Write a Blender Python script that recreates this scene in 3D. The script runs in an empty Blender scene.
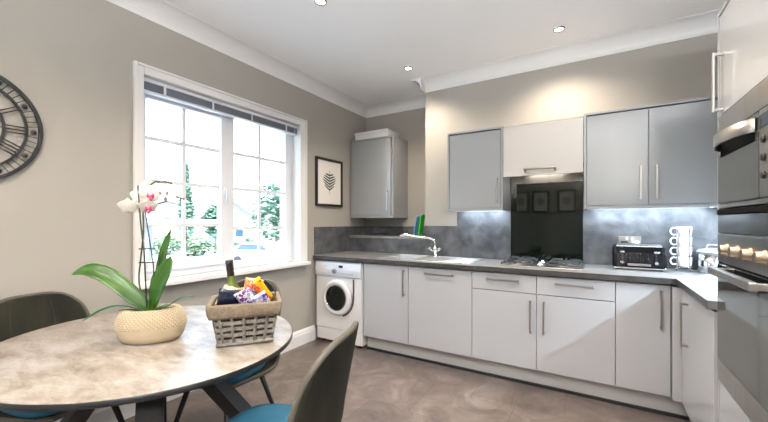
import bpy, bmesh, math, random
from mathutils import Vector, Matrix
random.seed(7)
SC = bpy.context.scene
COL = SC.collection
PI = math.pi
XL, YA, YB, XR, YR, ZC = -2.69, 4.0, 3.55, 1.09, -1.5, 2.85   # left wall, alcove, chimney breast, right, rear, ceiling

# ------------------------------------------------------------------ materials
def mat(name, col, rough=.5, metal=0., coat=0., spec=.5, var=None, scale=5., detail=4., bump=0., bscale=None,
        emis=None, estr=0., sheen=0., stretch=None, ramp=(.35, .65), distort=0., trans=0., ior=1.45):
    m = bpy.data.materials.new(name); m.use_nodes = True
    nt = m.node_tree; b = nt.nodes['Principled BSDF']
    b.inputs['Base Color'].default_value = (*col, 1)
    b.inputs['Roughness'].default_value = rough
    b.inputs['Metallic'].default_value = metal
    b.inputs['Coat Weight'].default_value = coat
    b.inputs['Coat Roughness'].default_value = .05
    b.inputs['Specular IOR Level'].default_value = spec
    b.inputs['Sheen Weight'].default_value = sheen
    b.inputs['Transmission Weight'].default_value = trans
    b.inputs['IOR'].default_value = ior
    if emis:
        b.inputs['Emission Color'].default_value = (*emis, 1); b.inputs['Emission Strength'].default_value = estr
    if var or bump:
        tc = nt.nodes.new('ShaderNodeTexCoord'); mp = nt.nodes.new('ShaderNodeMapping')
        nt.links.new(tc.outputs['Object'], mp.inputs['Vector'])
        if stretch: mp.inputs['Scale'].default_value = stretch
        nz = nt.nodes.new('ShaderNodeTexNoise'); nz.inputs['Scale'].default_value = scale
        nz.inputs['Detail'].default_value = detail; nz.inputs['Distortion'].default_value = distort
        nt.links.new(mp.outputs['Vector'], nz.inputs['Vector'])
    if var:
        rp = nt.nodes.new('ShaderNodeValToRGB')
        rp.color_ramp.elements[0].position = ramp[0]; rp.color_ramp.elements[1].position = ramp[1]
        rp.color_ramp.elements[0].color = (*col, 1); rp.color_ramp.elements[1].color = (*var, 1)
        nt.links.new(nz.outputs['Fac'], rp.inputs['Fac'])
        nt.links.new(rp.outputs['Color'], b.inputs['Base Color'])
    if bump:
        n2 = nt.nodes.new('ShaderNodeTexNoise'); n2.inputs['Scale'].default_value = bscale or scale
        n2.inputs['Detail'].default_value = 5
        nt.links.new(mp.outputs['Vector'], n2.inputs['Vector'])
        bp = nt.nodes.new('ShaderNodeBump'); bp.inputs['Strength'].default_value = bump; bp.inputs['Distance'].default_value = .01
        nt.links.new(n2.outputs['Fac'], bp.inputs['Height']); nt.links.new(bp.outputs['Normal'], b.inputs['Normal'])
    return m

M = {}
M['wall'] = mat('wall_paint', (.325, .308, .278), .7, var=(.335, .318, .288), scale=2.)
M['white'] = mat('white_paint', (.72, .72, .72), .4)
M['ceil'] = mat('ceiling_paint', (.87, .865, .86), .8, var=(.885, .88, .875), scale=1.5)
M['upvc'] = mat('window_plastic', (.70, .73, .78), .3)
M['gloss'] = mat('gloss_cabinet', (.405, .41, .425), .2, coat=.5, var=(.411, .416, .431), scale=1.)
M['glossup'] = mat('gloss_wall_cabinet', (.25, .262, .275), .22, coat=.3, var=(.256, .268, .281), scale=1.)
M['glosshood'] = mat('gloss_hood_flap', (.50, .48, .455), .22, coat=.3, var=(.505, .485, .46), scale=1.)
M['carcass'] = mat('cabinet_board', (.40, .39, .38), .4, var=(.41, .40, .39), scale=2)
M['gap'] = mat('shadow_gap_board', (.06, .058, .055), .6)
M['deep'] = mat('deep_black', (.004, .004, .004), .8, spec=.1)
M['plinth'] = mat('plinth_board', (.46, .455, .45), .3, var=(.48, .475, .47), scale=2)
M['top'] = mat('slate_laminate', (.15, .149, .15), .28, var=(.24, .237, .235), scale=9, detail=9, distort=.6, spec=.6)
M['edge'] = mat('dark_edge', (.032, .030, .029), .35, var=(.05, .048, .046), scale=20)
M['splash'] = mat('slate_splash', (.040, .043, .048), .34, var=(.125, .127, .133), scale=7, detail=13, distort=.45, ramp=(.36, .74))
M['chrome'] = mat('polished_chrome', (.62, .62, .62), .16, metal=1)
M['handle'] = mat('brushed_nickel', (.40, .39, .37), .28, metal=1)
M['steel'] = mat('brushed_steel', (.40, .38, .35), .30, metal=1, var=(.45, .43, .40), scale=40, stretch=(1, 1, .05))
M['sinksteel'] = mat('sink_steel', (.80, .80, .80), .38, metal=1)
M['warmchrome'] = mat('warm_tinted_chrome', (.42, .33, .24), .35, metal=1)  # chrome knobs, their warm reflection put into the metal colour
M['blackglass'] = mat('black_glass', (.003, .005, .004), .03, spec=.35)
M['ovenglass'] = mat('mirrored_oven_glass', (.13, .135, .12), .06, metal=.75)
M['black'] = mat('black_plastic', (.010, .010, .011), .4)
M['blackgloss'] = mat('black_enamel', (.005, .005, .006), .2, spec=.15)
M['blackmetal'] = mat('black_powder_coat', (.012, .013, .015), .4)
M['iron'] = mat('cast_iron', (.035, .038, .042), .45)
M['appliance'] = mat('white_appliance', (.70, .70, .71), .25, coat=.2)
M['washpanel'] = mat('washer_panel', (.62, .66, .72), .3)
M['ceramic'] = mat('white_ceramic', (.85, .85, .85), .15, coat=.5)
M['paper'] = mat('print_paper', (.72, .70, .67), .6)
M['leafprint'] = mat('print_ink', (.03, .045, .04), .6)
M['wicker'] = mat('grey_wicker', (.12, .11, .095), .7, var=(.23, .21, .185), scale=60, bump=.4, bscale=90)
M['liner'] = mat('linen_liner', (.15, .118, .082), .85, var=(.19, .15, .105), scale=80, bump=.3, bscale=150)
M['leaf'] = mat('orchid_leaf', (.014, .055, .004), .38, var=(.032, .095, .006), scale=7, coat=.1)
M['leafteal'] = mat('orchid_old_leaf', (.03, .15, .10), .4, var=(.06, .22, .10), scale=9)
M['petal'] = mat('orchid_petal', (.56, .545, .50), .6, var=(.64, .62, .58), scale=20)
M['lip'] = mat('orchid_lip', (.55, .01, .10), .4, var=(.75, .12, .25), scale=60)
M['innerliner'] = mat('inner_liner', (.045, .036, .026), .9)
M['stem'] = mat('orchid_stem', (.035, .05, .03), .5)
M['bud'] = mat('orchid_bud', (.16, .12, .10), .5, var=(.25, .22, .15), scale=60)
M['bark'] = mat('bark_chips', (.06, .035, .02), .8, var=(.14, .09, .05), scale=70, bump=.6)
M['pot'] = mat('cream_planter', (.44, .37, .255), .65, var=(.48, .405, .285), scale=12)
M['seat'] = mat('blue_velvet', (.016, .085, .145), .75, spec=.3, var=(.024, .105, .17), scale=9)
M['shell'] = mat('grey_velvet', (.010, .0105, .0075), .85, spec=.2, var=(.026, .025, .017), scale=6, stretch=(1, 1, .4))
M['seam'] = mat('velvet_seam', (.012, .012, .010), .8)
M['piping'] = mat('velvet_piping', (.065, .058, .046), .6)
M['boardblue'] = mat('blue_plastic', (.16, .36, .75), .35)
M['boardgreen'] = mat('green_plastic', (.05, .62, .04), .35)
M['bottle'] = mat('green_bottle_glass', (.07, .11, .015), .08, coat=.5)
M['foil'] = mat('dark_foil', (.02, .016, .016), .3)
M['bottlelabel'] = mat('bottle_label', (.55, .58, .12), .5)
M['blind'] = mat('blind_slats', (.17, .20, .25), .4)
M['tape'] = mat('ladder_tape', (.65, .67, .70), .7)
M['lamp'] = mat('lamp_face', (1, 1, 1), .5, emis=(1, .90, .75), estr=14)
M['hoodlamp'] = mat('hood_lamp_face', (.9, .9, .9), .5, emis=(1, .93, .82), estr=1.6)
M['led'] = mat('led_face', (1, 1, 1), .5, emis=(.75, .88, 1), estr=10)
M['display'] = mat('display_window', (.02, .03, .04), .1)
M['hedge'] = mat('hedge_leaf', (.05, .09, .05), .8, var=(.12, .17, .10), scale=6)
M['tree'] = mat('tree_leaf', (.06, .13, .09), .8, var=(.14, .23, .17), scale=5)
M['trunk'] = mat('tree_bark', (.15, .11, .08), .9)
M['render'] = mat('house_render', (.34, .33, .31), .8)
M['roof'] = mat('house_roof', (.10, .09, .09), .8)
M['ground'] = mat('pale_paving', (.40, .40, .39), .9, var=(.48, .48, .47), scale=2)
M['carwhite'] = mat('car_paint', (.75, .76, .78), .2, coat=.5)
M['carglass'] = mat('car_glass', (.03, .06, .09), .08)
M['tyre'] = mat('tyre_rubber', (.02, .02, .02), .8)

def glass_mat():
    m = bpy.data.materials.new('window_glass'); m.use_nodes = True
    nt = m.node_tree; nt.nodes.remove(nt.nodes['Principled BSDF']); out = nt.nodes['Material Output']
    t = nt.nodes.new('ShaderNodeBsdfTransparent'); t.inputs['Color'].default_value = (.94, .97, .97, 1)
    g = nt.nodes.new('ShaderNodeBsdfGlossy'); g.inputs['Roughness'].default_value = .02
    f = nt.nodes.new('ShaderNodeFresnel'); f.inputs['IOR'].default_value = 1.45
    mx = nt.nodes.new('ShaderNodeMixShader')
    ge = nt.nodes.new('ShaderNodeNewGeometry'); iv = nt.nodes.new('ShaderNodeMath'); iv.operation = 'SUBTRACT'; iv.inputs[0].default_value = 1
    ml = nt.nodes.new('ShaderNodeMath'); ml.operation = 'MULTIPLY'
    nt.links.new(ge.outputs['Backfacing'], iv.inputs[1]); nt.links.new(f.outputs[0], ml.inputs[0]); nt.links.new(iv.outputs[0], ml.inputs[1])
    nt.links.new(ml.outputs[0], mx.inputs[0]); nt.links.new(t.outputs[0], mx.inputs[1]); nt.links.new(g.outputs[0], mx.inputs[2])
    nt.links.new(mx.outputs[0], out.inputs['Surface'])
    return m
M['glass'] = glass_mat()

def floor_mat():
    m = mat('slate_floor_tiles', (.1, .1, .1), .3)
    nt = m.node_tree; b = nt.nodes['Principled BSDF']
    tc = nt.nodes.new('ShaderNodeTexCoord')
    br = nt.nodes.new('ShaderNodeTexBrick'); br.offset = .5
    br.inputs['Scale'].default_value = 1; br.inputs['Brick Width'].default_value = .62; br.inputs['Row Height'].default_value = .46
    br.inputs['Mortar Size'].default_value = .0025; br.inputs['Bias'].default_value = 0
    br.inputs['Color1'].default_value = (.85, .85, .85, 1); br.inputs['Color2'].default_value = (1.1, 1.08, 1.05, 1)
    br.inputs['Mortar'].default_value = (.62, .62, .62, 1)
    nt.links.new(tc.outputs['Object'], br.inputs['Vector'])
    nz = nt.nodes.new('ShaderNodeTexNoise'); nz.inputs['Scale'].default_value = 3.2; nz.inputs['Detail'].default_value = 9
    nz.inputs['Roughness'].default_value = .68; nz.inputs['Distortion'].default_value = 1.3
    nt.links.new(tc.outputs['Object'], nz.inputs['Vector'])
    rp = nt.nodes.new('ShaderNodeValToRGB'); e = rp.color_ramp.elements
    e[0].position = .33; e[0].color = (.085, .068, .060, 1); e[1].position = .70; e[1].color = (.215, .182, .165, 1)
    k = e.new(.5); k.color = (.135, .108, .095, 1)
    nt.links.new(nz.outputs['Fac'], rp.inputs['Fac'])
    mx = nt.nodes.new('ShaderNodeMixRGB'); mx.blend_type = 'MULTIPLY'; mx.inputs['Fac'].default_value = 1
    nt.links.new(rp.outputs['Color'], mx.inputs['Color1']); nt.links.new(br.outputs['Color'], mx.inputs['Color2'])
    nt.links.new(mx.outputs['Color'], b.inputs['Base Color'])
    bp = nt.nodes.new('ShaderNodeBump'); bp.inputs['Strength'].default_value = .25; bp.inputs['Distance'].default_value = .004
    nt.links.new(nz.outputs['Fac'], bp.inputs['Height']); nt.links.new(bp.outputs['Normal'], b.inputs['Normal'])
    b.inputs['Roughness'].default_value = .34
    return m
M['floor'] = floor_mat()

def tabletop_mat():
    m = mat('concrete_tabletop', (.5, .5, .5), .3)
    nt = m.node_tree; b = nt.nodes['Principled BSDF']; tc = nt.nodes.new('ShaderNodeTexCoord')
    mp = nt.nodes.new('ShaderNodeMapping'); mp.inputs['Scale'].default_value = (1.2, 2.6, 1); mp.inputs['Rotation'].default_value = (0, 0, .5)
    nt.links.new(tc.outputs['Object'], mp.inputs['Vector'])
    n1 = nt.nodes.new('ShaderNodeTexNoise'); n1.inputs['Scale'].default_value = 4.5; n1.inputs['Detail'].default_value = 12; n1.inputs['Roughness'].default_value = .74; n1.inputs['Distortion'].default_value = .25
    nt.links.new(mp.outputs['Vector'], n1.inputs['Vector'])
    r1 = nt.nodes.new('ShaderNodeValToRGB'); e = r1.color_ramp.elements
    e[0].position = .32; e[0].color = (.11, .085, .065, 1); e[1].position = .68; e[1].color = (.37, .355, .34, 1)
    k = e.new(.48); k.color = (.25, .215, .18, 1)
    nt.links.new(n1.outputs['Fac'], r1.inputs['Fac']); nt.links.new(r1.outputs['Color'], b.inputs['Base Color'])
    b.inputs['Roughness'].default_value = .36
    return m
M['tabletop'] = tabletop_mat()

def packet_mat(name, cols, scale=42.):
    m = mat(name, cols[0], .25, coat=.4)
    nt = m.node_tree; b = nt.nodes['Principled BSDF']; tc = nt.nodes.new('ShaderNodeTexCoord')
    nz = nt.nodes.new('ShaderNodeTexNoise'); nz.inputs['Scale'].default_value = scale; nz.inputs['Detail'].default_value = 2
    nt.links.new(tc.outputs['Object'], nz.inputs['Vector'])
    r = nt.nodes.new('ShaderNodeValToRGB'); r.color_ramp.interpolation = 'CONSTANT'
    e = r.color_ramp.elements; n = len(cols)
    e[0].position = 0; e[0].color = (*cols[0], 1); e[1].position = .42; e[1].color = (*cols[1], 1)
    for i in range(2, n):
        k = e.new(.42 + .10 * (i - 1)); k.color = (*cols[i], 1)
    nt.links.new(nz.outputs['Fac'], r.inputs['Fac']); nt.links.new(r.outputs['Color'], b.inputs['Base Color'])
    return m

# ------------------------------------------------------------------ builder
WL = {}                                            # world offset of parents (unrotated at build time)
def tag(o, label=None, cat=None, group=None, kind=None):
    if label: o['label'] = label
    if cat: o['category'] = cat
    if group: o['group'] = group
    if kind: o['kind'] = kind
    return o
def thing(name, label, cat, loc=(0, 0, 0), group=None, kind=None):
    o = bpy.data.objects.new(name, None); COL.objects.link(o)
    o.empty_display_size = .05; o.location = loc; WL[o.name] = Vector(loc)
    return tag(o, label, cat, group, kind)

class MB:
    def __init__(s): s.bm = bmesh.new()
    def _new(s, verts, faces):
        vs = [s.bm.verts.new(v) for v in verts]
        for f in faces:
            try: s.bm.faces.new([vs[i] for i in f])
            except ValueError: pass
        return vs
    def box(s, x0, x1, y0, y1, z0, z1, bev=0., seg=2, mtx=None):
        b = bmesh.new()
        bmesh.ops.create_cube(b, size=1)
        for v in b.verts:
            v.co = Vector(((x0 + x1) / 2 + v.co.x * (x1 - x0), (y0 + y1) / 2 + v.co.y * (y1 - y0), (z0 + z1) / 2 + v.co.z * (z1 - z0)))
        if bev: bmesh.ops.bevel(b, geom=b.edges[:], offset=bev, segments=seg, affect='EDGES', profile=.5)
        s.merge(b, mtx); return s
    def merge(s, b, mtx=None):
        if mtx is not None: bmesh.ops.transform(b, matrix=mtx, verts=b.verts)
        b.verts.index_update()
        vs = [s.bm.verts.new(v.co) for v in b.verts]
        for f in b.faces:
            nf = s.bm.faces.new([vs[v.index] for v in f.verts]); nf.smooth = f.smooth
        b.free()
    def tube(s, pts, r, n=8, closed=False, caps=True, flat=1.):
        pts = [Vector(p) for p in pts]; N = len(pts)
        rr = r if isinstance(r, (list, tuple)) else [r] * N
        rings = []; up = None
        for i, p in enumerate(pts):
            if closed: t = pts[(i + 1) % N] - pts[i - 1]
            else: t = pts[min(i + 1, N - 1)] - pts[max(i - 1, 0)]
            t.normalize()
            if up is None:
                up = Vector((0, 0, 1)) if abs(t.z) < .9 else Vector((1, 0, 0))
            a = t.cross(up)
            if a.length < 1e-6: a = t.orthogonal()
            a.normalize(); bb = a.cross(t).normalized(); up = bb
            rings.append([s.bm.verts.new(p + a * math.cos(2 * PI * k / n) * rr[i] + bb * math.sin(2 * PI * k / n) * rr[i] * flat) for k in range(n)])
        for i in range(N if closed else N - 1):
            A, B = rings[i], rings[(i + 1) % N]
            for k in range(n):
                f = s.bm.faces.new([A[k], A[(k + 1) % n], B[(k + 1) % n], B[k]]); f.smooth = True
        if caps and not closed:
            s.bm.faces.new(rings[0][::-1]); s.bm.faces.new(rings[-1])
        return s
    def lathe(s, prof, c=(0, 0, 0), n=32, axis='z', smooth=True, sx=1., sy=1., caps=True):
        rings = []
        for r, h in prof:
            ring = []
            for k in range(n):
                a = 2 * PI * k / n; p = (r * math.cos(a) * sx, r * math.sin(a) * sy)
                if axis == 'z': q = (p[0], p[1], h)
                elif axis == 'y': q = (p[0], h, p[1])
                else: q = (h, p[0], p[1])
                ring.append(s.bm.verts.new(Vector(c) + Vector(q)))
            rings.append(ring)
        for i in range(len(rings) - 1):
            A, B = rings[i], rings[i + 1]
            for k in range(n):
                f = s.bm.faces.new([A[k], A[(k + 1) % n], B[(k + 1) % n], B[k]]); f.smooth = smooth
        if caps:
            s.bm.faces.new(rings[0][::-1]); s.bm.faces.new(rings[-1])
        return s
    def ell(s, c, rx, ry, rz, nu=16, nv=10, mtx=None):
        b = bmesh.new(); bmesh.ops.create_uvsphere(b, u_segments=nu, v_segments=nv, radius=1)
        for v in b.verts: v.co = Vector((v.co.x * rx, v.co.y * ry, v.co.z * rz))
        for f in b.faces: f.smooth = True
        m = Matrix.Translation(Vector(c)) @ (mtx if mtx is not None else Matrix())
        s.merge(b, m); return s
    def prism(s, poly, d):
        d = Vector(d); n = len(poly)
        a = [s.bm.verts.new(Vector(p)) for p in poly]; b = [s.bm.verts.new(Vector(p) + d) for p in poly]
        s.bm.faces.new(a[::-1]); s.bm.faces.new(b)
        for i in range(n): s.bm.faces.new([a[i], a[(i + 1) % n], b[(i + 1) % n], b[i]])
        return s
    def grid(s, fn, nu, nv, smooth=True):
        g = [[s.bm.verts.new(Vector(fn(i / nu, j / nv))) for j in range(nv + 1)] for i in range(nu + 1)]
        for i in range(nu):
            for j in range(nv):
                f = s.bm.faces.new([g[i][j], g[i + 1][j], g[i + 1][j + 1], g[i][j + 1]]); f.smooth = smooth
        return s
    def build(s, name, m, parent=None, solid=0., sub=0, kind=None):
        bmesh.ops.recalc_face_normals(s.bm, faces=s.bm.faces)
        if parent is not None: off = WL[parent.name]
        else:
            xs = [v.co for v in s.bm.verts]
            off = Vector(((min(c.x for c in xs) + max(c.x for c in xs)) / 2, (min(c.y for c in xs) + max(c.y for c in xs)) / 2, min(c.z for c in xs)))
        for v in s.bm.verts: v.co -= off
        me = bpy.data.meshes.new(name); s.bm.to_mesh(me); s.bm.free()
        me.materials.append(M[m] if isinstance(m, str) else m)
        o = bpy.data.objects.new(name, me); COL.objects.link(o)
        if parent is not None: o.parent = parent; WL[o.name] = off.copy()
        else: o.location = off; WL[o.name] = off.copy()
        if solid:
            md = o.modifiers.new('thick', 'SOLIDIFY'); md.thickness = solid; md.offset = 0
        if sub:
            md = o.modifiers.new('smooth', 'SUBSURF'); md.levels = sub; md.render_levels = sub
        if kind: o['kind'] = kind
        return o
def struct(name, mb, m): return mb.build(name, m, None, kind='structure')
def bez(p, n=16):                                  # Catmull-Rom through points
    p = [Vector(q) for q in p]; P = [2 * p[0] - p[1]] + p + [2 * p[-1] - p[-2]]; out = []
    k = len(p) - 1
    for i in range(n + 1):
        t = i / n * k; j = min(int(t), k - 1); u = t - j
        a, b, c, d = P[j:j + 4]
        out.append(.5 * ((2 * b) + (c - a) * u + (2 * a - 5 * b + 4 * c - d) * u * u + (3 * b - a - 3 * c + d) * u ** 3))
    return out
def copy_tree(o, parent=None):
    c = o.copy(); COL.objects.link(c)
    if parent is not None: c.parent = parent
    for ch in o.children: copy_tree(ch, c)
    return c

# ------------------------------------------------------------------ room shell
struct('floor', MB().box(XL - .1, XR + .1, YR - .1, YA + .1, -.1, 0), 'floor')
struct('ceiling', MB().box(XL - .35, XR + .1, YR - .1, YA + .1, ZC, ZC + .1), 'ceil')
OY0, OY1, OZ0, OZ1 = 1.225, 2.735, .885, 2.335    # window opening
w = MB(); xo = XL - .30
QY0, QY1 = -1.30, -.10                            # added unseen window behind the camera, for more daylight
w.box(xo, XL, YR - .1, QY0, 0, ZC); w.box(xo, XL, QY1, OY0, 0, ZC); w.box(xo, XL, OY1, YA + .1, 0, ZC)
for (a, b) in ((OY0, OY1), (QY0, QY1)): w.box(xo, XL, a, b, 0, OZ0); w.box(xo, XL, a, b, OZ1, ZC)
struct('wall_left', w, 'wall')
struct('wall_alcove', MB().box(XL, -1.6, YA, YA + .1, 0, ZC), 'wall')
struct('wall_back', MB().box(-1.6, XR + .1, YB, YA + .1, 0, ZC), 'wall')
struct('wall_right', MB().box(XR, XR + .1, YR - .1, YB, 0, ZC), 'wall')
struct('wall_rear', MB().box(XL, XR, YR - .1, YR, 0, ZC), 'wall')
# coving: concave profile swept along each wall
def cove(n, a, b, inward):
    a, b, nrm = Vector(a), Vector(b), Vector(inward); c = .12; prof = [(0, -c), (.004, -c)]
    for i in range(9):
        t = i / 8 * PI / 2
        prof.append((.004 + (c - .01) * (1 - math.cos(t)), -.006 - (c - .012) * (1 - math.sin(t))))
    prof += [(c, -.004), (c, 0), (0, 0)]
    mb = MB(); mb.prism([a + nrm * p + Vector((0, 0, ZC + q)) for p, q in prof], b - a)
    struct('trim_%d' % n, mb, 'white')
cove(1, (XL, YR, 0), (XL, YA, 0), (1, 0, 0))
cove(2, (XL, YA, 0), (-1.6, YA, 0), (0, -1, 0))
cove(3, (-1.6, YB, 0), (XR, YB, 0), (0, -1, 0))
cove(4, (-1.6, YB - .12, 0), (-1.6, YA, 0), (-1, 0, 0))
cove(5, (XR, YR, 0), (XR, YB, 0), (-1, 0, 0))
cove(6, (XL, YR, 0), (XR, YR, 0), (0, 1, 0))
def skirting(name, x0, x1, y0, y1, ax):
    mb = MB(); prof = [(0, 0), (.022, 0), (.022, .115), (.017, .122), (.017, .135), (.012, .148), (.005, .16), (0, .16)]
    if ax == 'y': mb.prism([(x0 + p * x1, y0, q) for p, q in prof], (0, y1 - y0, 0))
    else: mb.prism([(x0, y0 + p * y1, q) for p, q in prof], (x1 - x0, 0, 0))
    struct(name, mb, 'white')
skirting('baseboard_left', XL, 1, YR, 2.96, 'y')
skirting('baseboard_rear', XL, XR, YR, 1, 'x')
skirting('baseboard_right', XR, -1, YR, 1.5, 'y')

# ------------------------------------------------------------------ window
win = thing('window_1', None, None, (XL, 1.98, .885), kind='structure')
FX0, FX1 = XL - .17, XL - .10
f = MB(); y0, y1, z0, z1 = OY0, OY1, OZ0, OZ1
f.box(FX0, FX1, y0, y0 + .045, z0, z1, .004); f.box(FX0, FX1, y1 - .10, y1, z0, z1, .004)
f.box(FX0, FX1, y0 + .045, y1 - .1, z0, z0 + .065, .004); f.box(FX0, FX1, y0 + .045, y1 - .1, z1 - .085, z1, .004)
f.box(FX0, FX1, 1.935, 2.02, z0 + .06, z1 - .08, .004)
f.build('window_frame', 'upvc', win)
c = MB(); cx0, cx1 = XL - .15, XL - .085                           # opening casement on the left
c.box(cx0, cx1, 1.262, 1.288, .942, 2.258, .004); c.box(cx0, cx1, 1.884, 1.945, .942, 2.258, .004)
c.box(cx0, cx1, 1.288, 1.884, .942, 1.02, .004); c.box(cx0, cx1, 1.288, 1.884, 2.205, 2.258, .004)
cas = c.build('casement', 'upvc', win)
def bars(ya, yb, za, zb, yv, zh, name, par):
    b = MB(); bx0, bx1 = XL - .135, XL - .115
    b.box(bx0 + .0015, bx1 - .0015, yv - .014, yv + .014, za, zb)
    for z in zh: b.box(bx0, bx1, ya, yb, z - .014, z + .014)
    b.build('glazing_bars', 'upvc', par)
    MB().box(XL - .128, XL - .122, ya, yb, za, zb).build('pane', 'glass', par)
bars(1.288, 1.884, 1.02, 2.205, 1.58, (1.925, 1.61, 1.285), 'bars', cas)
bars(2.02, 2.635, .95, 2.25, 2.315, (1.93, 1.61, 1.25), 'bars', win)
h = MB(); h.box(XL - .085, XL - .075, 1.905, 1.925, 1.55, 1.62, .003); h.tube([(XL - .075, 1.915, 1.60), (XL - .055, 1.915, 1.60), (XL - .05, 1.915, 1.56), (XL - .05, 1.915, 1.47)], .007)
h.build('casement_handle', 'upvc', win)
a = MB()
for (ya, yb, za, zb) in ((1.165, 1.228, .885, 2.40), (2.732, 2.826, .885, 2.40), (1.228, 2.732, 2.33, 2.40)):
    a.box(XL, XL + .02, ya, yb, za, zb, .004)
for (ya, yb, za, zb) in ((1.165, 1.185, .885, 2.40), (2.806, 2.826, .885, 2.40), (1.185, 2.806, 2.38, 2.40)):
    a.box(XL + .02, XL + .03, ya, yb, za, zb, .004)
a.build('architrave', 'white', win)
MB().box(XL - .085, XL + .075, 1.14, 2.835, .85, .886, .008, 3).build('window_sill', 'white', win)
r = MB(); r.box(FX1, XL, OY0 - .001, OY0 + .006, OZ0, OZ1); r.box(FX1, XL, OY1 - .006, OY1 + .001, OZ0, OZ1); r.box(FX1, XL, OY0, OY1, OZ1 - .006, OZ1 + .001)
r.build('reveal_lining', 'white', win)

wn2 = thing('fill_window', None, None, (XL, -.7, .885), kind='structure'); f = MB()  # added window out of view, brings in fill daylight
for q in ((QY0, QY0 + .06, OZ0, OZ1), (QY1 - .06, QY1, OZ0, OZ1), (QY0 + .06, QY1 - .06, OZ0, OZ0 + .06), (QY0 + .06, QY1 - .06, OZ1 - .06, OZ1), (-.73, -.67, OZ0 + .06, OZ1 - .06)): f.box(FX0, FX1, *q, .004)
f.build('window_frame', 'upvc', wn2)
MB().box(XL - .138, XL - .132, QY0 + .06, QY1 - .06, OZ0 + .06, OZ1 - .06).build('pane', 'glass', wn2)
MB().box(XL - .10, XL + .07, QY0 - .08, QY1 + .08, .85, .886, .008, 3).build('window_sill', 'white', wn2)

bl = thing('venetian_blind', 'raised grey venetian blind stacked along the top of the window', 'blind', (XL - .04, 1.97, 2.23))
bx0, bx1 = XL - .072, XL - .022
MB().box(bx0, bx1, 1.24, 2.725, 2.300, 2.326, .002).build('headrail', 'upvc', bl)
s = MB()
for i in range(13): s.box(bx0 + .001, bx1 - .001, 1.245, 2.72, 2.245 + i * .0042, 2.2475 + i * .0042)
s.build('slat_stack', 'blind', bl)
MB().box(bx0, bx1, 1.245, 2.72, 2.226, 2.242, .003).build('bottom_rail', 'upvc', bl)
for y in (1.385, 1.765, 2.15, 2.57):
    MB().box(bx1 - .001, bx1 + .004, y - .008, y + .008, 2.232, 2.302).build('ladder_tape', 'tape', bl)
cd = MB(); cd.tube([(bx1 + .006, 2.68, 2.30), (bx1 + .006, 2.68, 2.0), (bx1 + .006, 2.682, 1.75)], .002, 6); cd.lathe([(.001, 0), (.005, .01), (.006, .04), (.002, .045)], (bx1 + .006, 2.682, 1.71), 10)
cd.build('pull_cord', 'tape', bl)

# ------------------------------------------------------------------ clock
CY, CZ, CR = .405, 1.805, .305
ck = thing('wall_clock', 'large black open metal wall clock with roman numerals beside the window', 'clock', (XL, CY, CZ - CR))
def cpt(r, a, x=.018): return (XL + x, CY + r * math.sin(a), CZ + r * math.cos(a))   # a clockwise from 12 (y to the right as seen)
def ring(r, hw, name):
    mb = MB(); n = 72
    mb.grid(lambda i, j: cpt(r + (hw if j in (.25, .5) else -hw), i * 2 * PI, .012 if j in (0, .25, 1) else .024), n, 4, False)
    mb.build(name, 'blackmetal', ck)
ring(CR - .009, .009, 'outer_rim'); ring(.238, .006, 'chapter_ring'); ring(.152, .006, 'inner_ring')
t = MB()
for i in range(60):
    a0 = i * 2 * PI / 60
    if i % 5: t.tube([cpt(.243, a0), cpt(.288, a0)], .0022, 5)
    else: t.ell(cpt(.266, a0), .004, .013, .013, 8, 6)
t.build('minute_track', 'blackmetal', ck)
def numeral(k, g):
    mb = MB(); a0 = k * 2 * PI / 12; wd = {'I': .017, 'V': .040, 'X': .040}; tot = sum(wd[q] for q in g); p = -tot / 2
    ra, rb = .157, .234
    def q(off, r):
        x, y, z = cpt(r, a0); return (x, y + off * math.cos(a0), z - off * math.sin(a0))
    for ch in g:
        m_ = p + wd[ch] / 2
        if ch == 'I': seg = [((m_, ra), (m_, rb))]
        elif ch == 'V': seg = [((m_ - .014, rb), (m_, ra)), ((m_ + .014, rb), (m_, ra))]
        else: seg = [((m_ - .014, rb), (m_ + .014, ra)), ((m_ + .014, rb), (m_ - .014, ra))]
        for A, B in seg: mb.tube([q(*A), q(*B)], .0034, 6)
        p += wd[ch]
    mb.build('numeral', 'blackmetal', ck)
for k, g in enumerate(['XII', 'I', 'II', 'III', 'IIII', 'V', 'VI', 'VII', 'VIII', 'IX', 'X', 'XI']): numeral(k, g)
MB().tube([cpt(-.03, PI / 2, .03), cpt(.145, PI / 2, .03)], [.007, .003], 6).build('minute_hand', 'blackmetal', ck)
MB().tube([cpt(-.02, 5.2, .026), cpt(.10, 5.2, .026)], [.007, .004], 6).build('hour_hand', 'blackmetal', ck)
hb = MB(); hb.lathe([(.03, 0), (.03, .02), (.012, .034)], (XL, CY, CZ), 24, 'x')
for a0 in (PI / 4, 3 * PI / 4, 5 * PI / 4, 7 * PI / 4): hb.tube([cpt(.02, a0, .01), cpt(.15, a0, .01)], .003, 6)
hb.build('hub', 'blackmetal', ck)

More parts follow.
